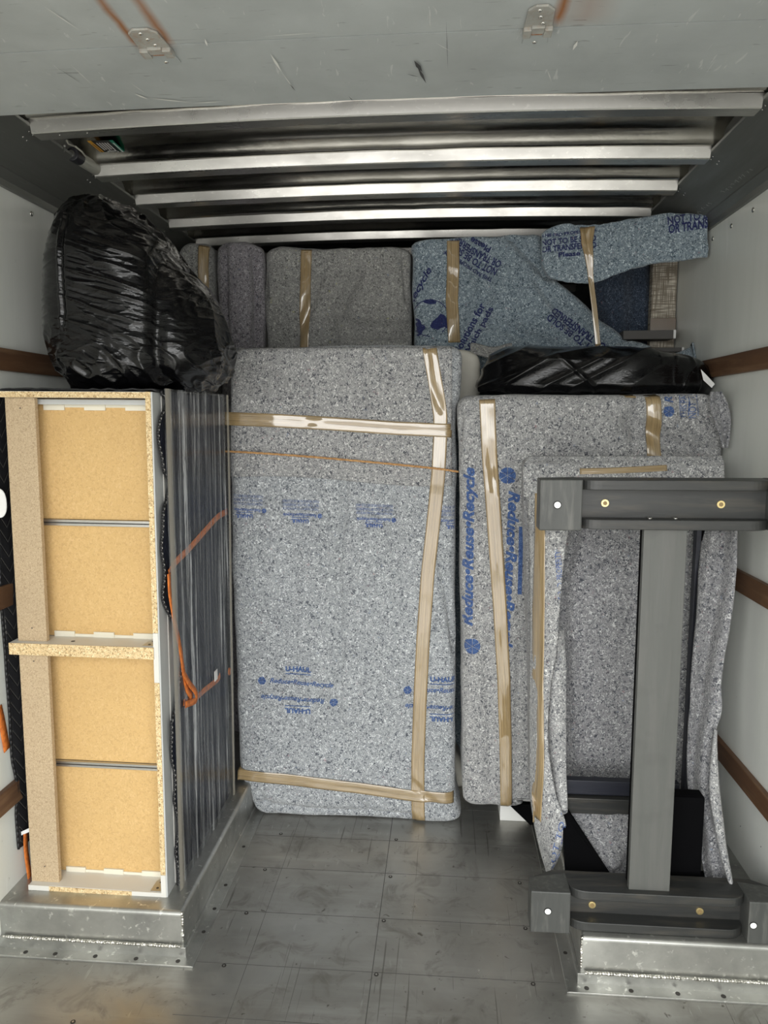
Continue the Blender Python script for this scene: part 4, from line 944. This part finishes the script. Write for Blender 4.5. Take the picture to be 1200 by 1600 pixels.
# ================================================================== BACK ROW
def back(name, label, rows_, y, dep, m, seed, cre=(), r=.035, rt=.022, **kw):
    t = thing(name, label, 'wrapped furniture', (P((rows_[0][1] + rows_[0][2]) / 2, 400, y=y).x, y + dep / 2, 0))
    q = body(rows_, y, y + dep, r=r, rt=rt, n=180, m=200, disp=felt_disp(seed, .008, creases(cre, y) if cre else None, .012), zmin=.003)
    q.build('moving_blanket', m, t, smooth=True); return t, q.bvh(), q
a1, b1, q1 = back('wrapped_chair', 'grey felt-wrapped piece partly hidden behind the big black bag, taped upright', [(380, 285, 326), (400, 276, 330), (450, 274, 331), (560, 274, 331)], 3.2, .22, FELTG, 41)
tape('tape', b1, [(319, 384), (318, 420), (319, 470)], 3.2, .045, TAPE, a1, off=.005)
a2, b2, q2 = back('wrapped_roll', 'mauve-grey felt-wrapped upright roll between the black bag and the taped grey bundle', [(374, 334, 392), (382, 331, 402), (400, 331, 406), (470, 333, 408), (560, 336, 408)], 3.14, .18, FELTP, 43, [([(345, 380), (346, 470), (350, 540)], .02, .012), ([(398, 400), (402, 540)], .02, .012)], r=.09, rt=.03)
a3, b3, q3 = back('wrapped_sofa', 'square grey felt-wrapped bundle with one vertical tape, behind the middle mattress', [(386, 418, 632), (396, 416, 640), (430, 415, 640), (470, 413, 641), (540, 413, 643), (600, 413, 643)], 3.18, .24, FELTG, 45, [([(555, 430), (530, 480), (545, 510), (640, 515)], .03, .022), ([(460, 540), (480, 490), (500, 430)], .02, .01), ([(540, 524), (600, 526), (645, 522)], .012, .035), ([(630, 400), (636, 470)], .01, .01), ([(410, 400), (416, 460), (409, 480)], .008, .012), ([(530, 500), (520, 540)], .02, .02)])
tape('tape', b3, [(479, 390), (478, 440), (476, 500), (475, 545)], 3.18, lambda t: lerp(.046, .04, t), TAPE, a3, off=.006)
# blue-grey bundle
a4, b4, q4 = back('wrapped_bundle', 'blue-grey felt-wrapped bundle printed with a globe and slanted lettering, with one tape', [(366, 700, 845), (374, 650, 848), (400, 644, 852), (432, 643, 862), (455, 643, 893), (480, 644, 918), (505, 646, 944), (530, 648, 976), (545, 650, 990), (620, 650, 990)], 3.12, .15, FELTC, 47, [([(800, 370), (855, 430)], .02, .012), ([(740, 380), (760, 460), (720, 540)], .04, .012), ([(760, 500), (860, 540)], .03, .012), ([(840, 440), (900, 520)], .02, .008)])
tape('tape', b4, [(708, 376), (708, 420), (706, 470), (710, 535)], 3.12, .050, TAPE, a4, off=.006)
INKB = INKN
it = [T('Recycle', (656, 448), 62, 13, 60, .3, .025)]
def slab(lines, c, ang, L, hs, gap):
    out = []; a = math.radians(ang); n = len(lines)
    for i, (tx, h) in enumerate(lines):
        o_ = (i - (n - 1) / 2) * gap; out.append(T(tx, (c[0] + o_ * math.sin(a), c[1] + o_ * math.cos(a)), L if i < 3 else L * .4, h * hs, ang, 0, .03))
    return out
NL = [('THIS PAD PROPERTY OF', .55), ('NOT TO BE SOLD', 1), ('OR TRANSFERRED', 1), ('Please', .8)]
it += slab(NL, (741, 398), 150, 84, 11, 13)
it += slab([('Solutions for', 1), ('Which pads', 1)], (741, 515), 62, 82, 12, 16)
it += slab([('NOT TO BE SOLD', 1), ('OR TRANSFERRED', 1)], (900, 519), 143, 96, 11, 13)
# globe: ring arc + land masses
def disc_poly(pts): 
    return poly([((a - 60) / 120, -(b - 60) / 120) for a, b in pts])
ring = []; rf = []
for i in range(33):
    a = math.radians(20 + 320 * i / 32 - 70); ring += [Vector((.5 * math.cos(a), .5 * math.sin(a), 0)), Vector((.478 * math.cos(a), .478 * math.sin(a), 0))]
for i in range(32): rf.append([2 * i, 2 * i + 2, 2 * i + 3, 2 * i + 1])
it.append((ring, rf, (672, 497), 58, 56, 0))
land1 = [(0, 50), (8, 48), (14, 58), (22, 60), (30, 66), (34, 78), (44, 84), (46, 92), (38, 100), (34, 110), (24, 116), (10, 106), (2, 92), (-4, 70)]
land2 = [(60, 84), (68, 70), (82, 58), (92, 46), (104, 52), (112, 64), (116, 80), (114, 94), (104, 88), (92, 92), (84, 98), (74, 94), (66, 92)]
land3 = [(36, 8), (50, 2), (66, 4), (80, 10), (76, 16), (60, 18), (44, 14)]
for l_ in (land1, land2, land3):
    vs_, fs_ = disc_poly(l_); it.append((vs_, fs_, (672, 497), 60, 58, 0))
lay('printed_lettering', it, b4, 3.12, INKN, a4, off=.0025)
# flap: sideways sleeve
cols = [(846, 366, 415), (856, 358, 432), (880, 350, 440), (905, 352, 443), (935, 351, 440), (965, 346, 428), (1000, 340, 417), (1040, 334, 410), (1075, 334, 406), (1103, 336, 403)]
tf_ = thing('blanket_sleeve', 'pale blue-grey felt sleeve sticking out sideways under the roof, reaching the right wall', 'moving blanket', P(970, 390, y=3.0)); rings = []
ysl = 2.98
for j in range(121):
    u = lerp(846, 1103, j / 120); vt, vb = interp([(a, b_, c_) for a, b_, c_ in cols], u); ring = []
    pinch = 1 - .35 * math.exp(-((u - 918) / 14) ** 2)
    hh = .022 * pinch * (1 if u > 850 else .6); yc = lerp(ysl + .03, 2.86, j / 120)
    for i in range(64):
        a = 2 * math.pi * i / 64; zc = math.cos(a); yy = math.sin(a); v = lerp((vt + vb) / 2, vt if zc > 0 else vb, abs(zc)); p = P(u, v, y=yc); p.y += -abs(hh) * math.copysign(abs(yy) ** .5, yy) * .8 + .012 * nz(u * .02, zc, yy, 1.3, 3) + .006 * nz(u * .06, zc * 2, yy, 1.5, 8); p.z += .004 * nz(u * .05, zc, yy, 2, 9); p.x = min(p.x, XR - .004); ring.append(p)
    rings.append(ring)
q5 = MB(); q5.grid(rings, closed=True, cap=True); q5.build('felt_sleeve', FELTC, tf_, smooth=True); b5 = q5.bvh()
tape('tape', b5, [(918, 354), (917, 380), (921, 410), (924, 440), (929, 480), (935, 540)], 2.95, lambda t: .055 - .1 * t if t < .35 else .020, TAPE, tf_, off=.005)
lay('printed_lettering', slab(NL, (888, 382), 1, 76, 9, 11) , b5, ysl, INKN, tf_, off=.003)
lay('printed_lettering', slab([('NOT TO BE SOLD', 1), ('OR TRANSFERRED', 1)], (1098, 342), 4, 88, 13, 14), b5, 2.835, INKN, tf_, off=.003, deep=.2)
# denim blanket, linen board, wooden slats
q = body([(405, 925, 1016), (440, 928, 1017), (500, 935, 1018), (548, 940, 1020), (620, 940, 1020)], 3.32, 3.44, r=.05, rt=.03, n=120, m=110, disp=lambda p, n: .02 * math.sin(p.x * 45) * .6 + .006 * nz(p.x, p.y, p.z, 9, 2), zmin=.003)
q.build('denim_blanket', FELTN, None, label='dark navy felt blanket hanging behind the sleeve, left of the linen board', cat='moving blanket', loc=(.75, 3.35, 0), smooth=True)
lb = thing('linen_headboard', 'beige woven linen board standing upright against the right wall', 'headboard', (.88, 3.28, 0))
a, b_ = P(1019, 450, y=3.22), P(1060, 450, y=3.22); MB().box(a.x, min(b_.x, .945), 3.22, 3.27, .002, 2.3).build('linen_panel', LINEN, lb, bevel=.006)
zt_, zb_ = P(1040, 497, y=3.22).z, P(1040, 517, y=3.22).z; MB().box(a.x - .003, min(b_.x, .945) + .0, 3.214, 3.222, zb_, zt_).build('brown_tape', TAPEB, lb, bevel=.001)
def plank(u0, u1, v0, v1, y, label):
    a, b_ = P(u0, (v0 + v1) / 2, y=y), P(u1, (v0 + v1) / 2, y=y); zt_, zb_ = P((u0 + u1) / 2, v0, y=y).z, P((u0 + u1) / 2, v1, y=y).z
    t = thing('wood_plank', label, 'plank', (b_.x, y, zb_)); MB().box(a.x, b_.x, y, y + .09, zb_, zt_).build('board', mat('weathered_grey_wood', (.09, .085, .08), .6)[0] if not bpy.data.materials.get('weathered_grey_wood') else bpy.data.materials['weathered_grey_wood'], t, bevel=.002)
    MB().box(b_.x - .002, b_.x + .007, y - .002, y + .03, zb_ + .002, zt_).build('end_tag', PAPER, t)
plank(974, 1053, 516, 530, 3.10, 'upper dark weathered plank end in front of the linen board')
plank(1020, 1066, 543, 550, 3.08, 'lower dark plank end just above the flat black bag')
# wavy blue blanket edge on top of flat bag
rows = []
for i in range(81):
    u = lerp(960, 1111, i / 80); vt = interp([(960, 540), (985, 534), (1010, 540), (1035, 552), (1055, 553), (1075, 545), (1095, 535), (1111, 538)], u)[0]; vb = interp([(960, 556), (985, 552), (1010, 552), (1040, 560), (1070, 566), (1095, 568), (1111, 560)], u)[0]
    rows.append([P(u, lerp(vt, vb, k / 10), y=3.00 + .015 * math.sin(u * .09) - .05 * (k / 10)) for k in range(11)])
for r_ in rows:
    for p in r_: p.x = min(p.x, XR - .006)
q = MB(); q.grid(rows); q.build('blue_blanket', FELTC, None, label='wavy blue-grey blanket edge lying behind the flat black bag', cat='moving blanket', loc=(.8, 2.98, 1.8), smooth=True, solid=.008)
rows = []
for i in range(41):
    u = lerp(735, 800, i / 40); rows.append([P(u, lerp(540, 556, k / 6) + 3 * math.sin(u * .1), y=3.02 - .04 * k / 6) for k in range(7)])
q = MB(); q.grid(rows); q.build('grey_blanket', FELTG, None, label='small fold of grey blanket above the left end of the flat black bag', cat='moving blanket', loc=(.2, 3.0, 1.8), smooth=True, solid=.008)

# ================================================================== BLACK BAGS
def bag(name, label, rows_, yf, yb, disp, n, m, mat_, zmin, ys=None, e=2.6, rt=.05, yref=None):
    t = thing(name, label, 'garbage bag', ((P(rows_[0][1], 500, y=yf).x + P(rows_[0][2], 500, y=yf).x) / 2, (yf + yb) / 2, zmin))
    tab = []
    yc = (yf + yb) / 2
    for v, ul, ur in rows_:
        a, b_ = P(ul, v, y=yref or yc), P(ur, v, y=yref or yc); tab.append(((a.z + b_.z) / 2, a.x, b_.x))
    tab.sort(); z0, z1 = tab[0][0], tab[-1][0]; sc_ = (z1 - zmin) / (z1 - z0); rings = []
    for j in range(m + 1):
        k = j / m; kk = .5 - .5 * math.cos(math.pi * k) if k < .0 else k
        z = lerp(z0, z1, kk); xl, xr = interp(tab, z); zz = z1 - (z1 - z) * sc_
        prof = min(1, math.sqrt(max(0, 1 - (max(0, .16 - k) / .16) ** 2)) * .35 + .65) * min(1, .08 + math.sqrt(max(0, 1 - (max(0, k - .45) / .56) ** 2)))
        hd = (yb - yf) / 2 * prof
        rings.append([Vector((a, b_, zz)) for a, b_ in ringpts(xl, xr, yc - hd, yc + hd, 0, n, e)])
    N = len(rings); new = []
    for j in range(N):
        row = []
        for i in range(n):
            p = rings[j][i]; t1 = rings[j][(i + 2) % n] - rings[j][i - 2]; t2 = rings[min(j + 1, N - 1)][i] - rings[max(j - 1, 0)][i]; nn = t1.cross(t2); nn = nn.normalized() if nn.length > 1e-12 else Vector((0, 0, 1))
            r_ = p + nn * disp(p, nn); r_.x = max(XL + .006, min(XR - .006, r_.x)); row.append(r_)
        new.append(row)
    rings = new
    for end in (0, -1):
        src = rings[end]; c = sum(src, Vector()) / n; ex = [[q_.lerp(c, k) for q_ in src] for k in (.2, .5, .8, .97)]; rings = (ex[::-1] + rings) if end == 0 else (rings + ex)
    q = MB(); q.grid(rings, closed=True, cap=True); q.build('bag_body', mat_, t, smooth=True); return t, q
ZT = DH + WZ + .012
def rg(v): return 1 - abs(v) * 2
x_s = P(150, 450, y=2.2).x
def ridge(x, y, z, seed, pw=1.6):
    return max(0.0, 1 - abs(nz(x, y, z, 1, seed)) * 3.2) ** pw
def d1(p, n):
    x, y, z = p; zr = (z - ZT) / .62
    s = .012 * nz(x, y, z, 4.5, 1)
    fan = (x - x_s) * .35
    zz = z + fan
    mid = math.exp(-((zr - .45) / .27) ** 2); loc = math.exp(-((x - x_s - .09) / .11) ** 2)
    s += .0065 * ridge(x * 4, y * 4, zz * 24, 2) * mid * (.25 + .75 * loc)
    s += .0035 * ridge(x * 7, y * 7, zz * 52, 3) * mid * (.15 + .85 * loc)
    top = max(0, min(1, (zr - .64) * 6))
    s += .016 * ridge(x * 6 + z * 6, y * 6, z * 6 - x * 7, 5) * top + .007 * ridge(x * 14 + z * 12, y * 9, z * 14 - x * 12, 6) * top
    low = max(0, min(1, (.30 - zr) * 5))
    s += .009 * ridge(x * 9 - z * 8, y * 8, z * 14 + x * 9, 8) * low + .005 * ridge(x * 22, y * 16, z * 30 + x * 15, 9) * low
    rgt = max(0, min(1, (x - P(290, 470, y=2.2).x) * 12))
    s += .009 * ridge(x * 5 + z * 2, y * 5, z * 4 - x * 4, 15) * rgt
    s += .0015 * ridge(x * 12, y * 12, z * 40, 12)
    xv = P(281, 470, y=2.2).x + .02 * nz(0, 0, z, 5, 4)
    if n.y < .3: s -= .024 * math.exp(-((x - xv) / .022) ** 2) * max(0, min(1, (.9 - zr) * 3))
    if n.y < -.2:
        xx = x - x_s - .010 * math.sin(z * 7) + .012; m_ = max(0, min(1, (zr - .18) * 8)) * max(0, min(1, (.84 - zr) * 8))
        s += (.004 * math.exp(-(xx / .003) ** 2) - .005 * math.exp(-((xx - .010) / .007) ** 2)) * m_
    return s
bag('garbage_bag', 'big bulging black plastic bag sitting on top of the upturned dresser', [(306, 111, 138), (314, 104, 165), (327, 94, 191), (352, 83, 222), (377, 77, 245), (402, 71, 266), (432, 66, 286), (460, 63, 305), (500, 62, 324), (530, 66, 332), (560, 77, 336), (585, 90, 327), (600, 100, 314), (612, 105, 308)], 1.99, 2.50, d1, 420, 330, BAG, ZT, yref=2.13)
def d2(p, n):
    x, y, z = p; s = .012 * nz(x, y, z, 5, 31); lft = max(0, min(1, (.42 - x) * 5)); q_ = x - .12
    s += .009 * ridge(x * 3 - z * 7, y * 4, z * 7 - x * 4, 33) + .008 * ridge(q_ * 6 - z * 14, y * 5, z * 18 - q_ * 8, 34) * lft
    rt_ = max(0, min(1, (x - .72) * 8)); s += .007 * ridge(x * 20, y * 9, z * 10 + x * 8, 36) * rt_
    s += .008 * math.exp(-(((x - .44) + (z - 1.72) * 1.1) / .010) ** 2) * max(0, min(1, (1.78 - z) * 20))
    return s
zr_ = P(900, 617, y=YB).z + .014
bt, bq = bag('garbage_bag', 'long flat black plastic bag lying on top of the wrapped panel with blue slogan', [(543, 830, 930), (548, 800, 985), (556, 780, 1040), (566, 768, 1065), (580, 758, 1088), (600, 750, 1103), (616, 746, 1107), (628, 750, 1100)], 2.64, 3.02, d2, 420, 130, BAG2, zr_, e=2.4)
a = P(1100, 590, y=2.70)
pa = [P(1095, 577, y=2.68), P(1103, 585, y=2.68), P(1117, 600, y=2.68), P(1112, 606, y=2.68), P(1099, 594, y=2.69)]
MB().add(pa, [(0, 1, 2, 3, 4)]).build('drawstring_tag', PAPER, bt, solid=.001)
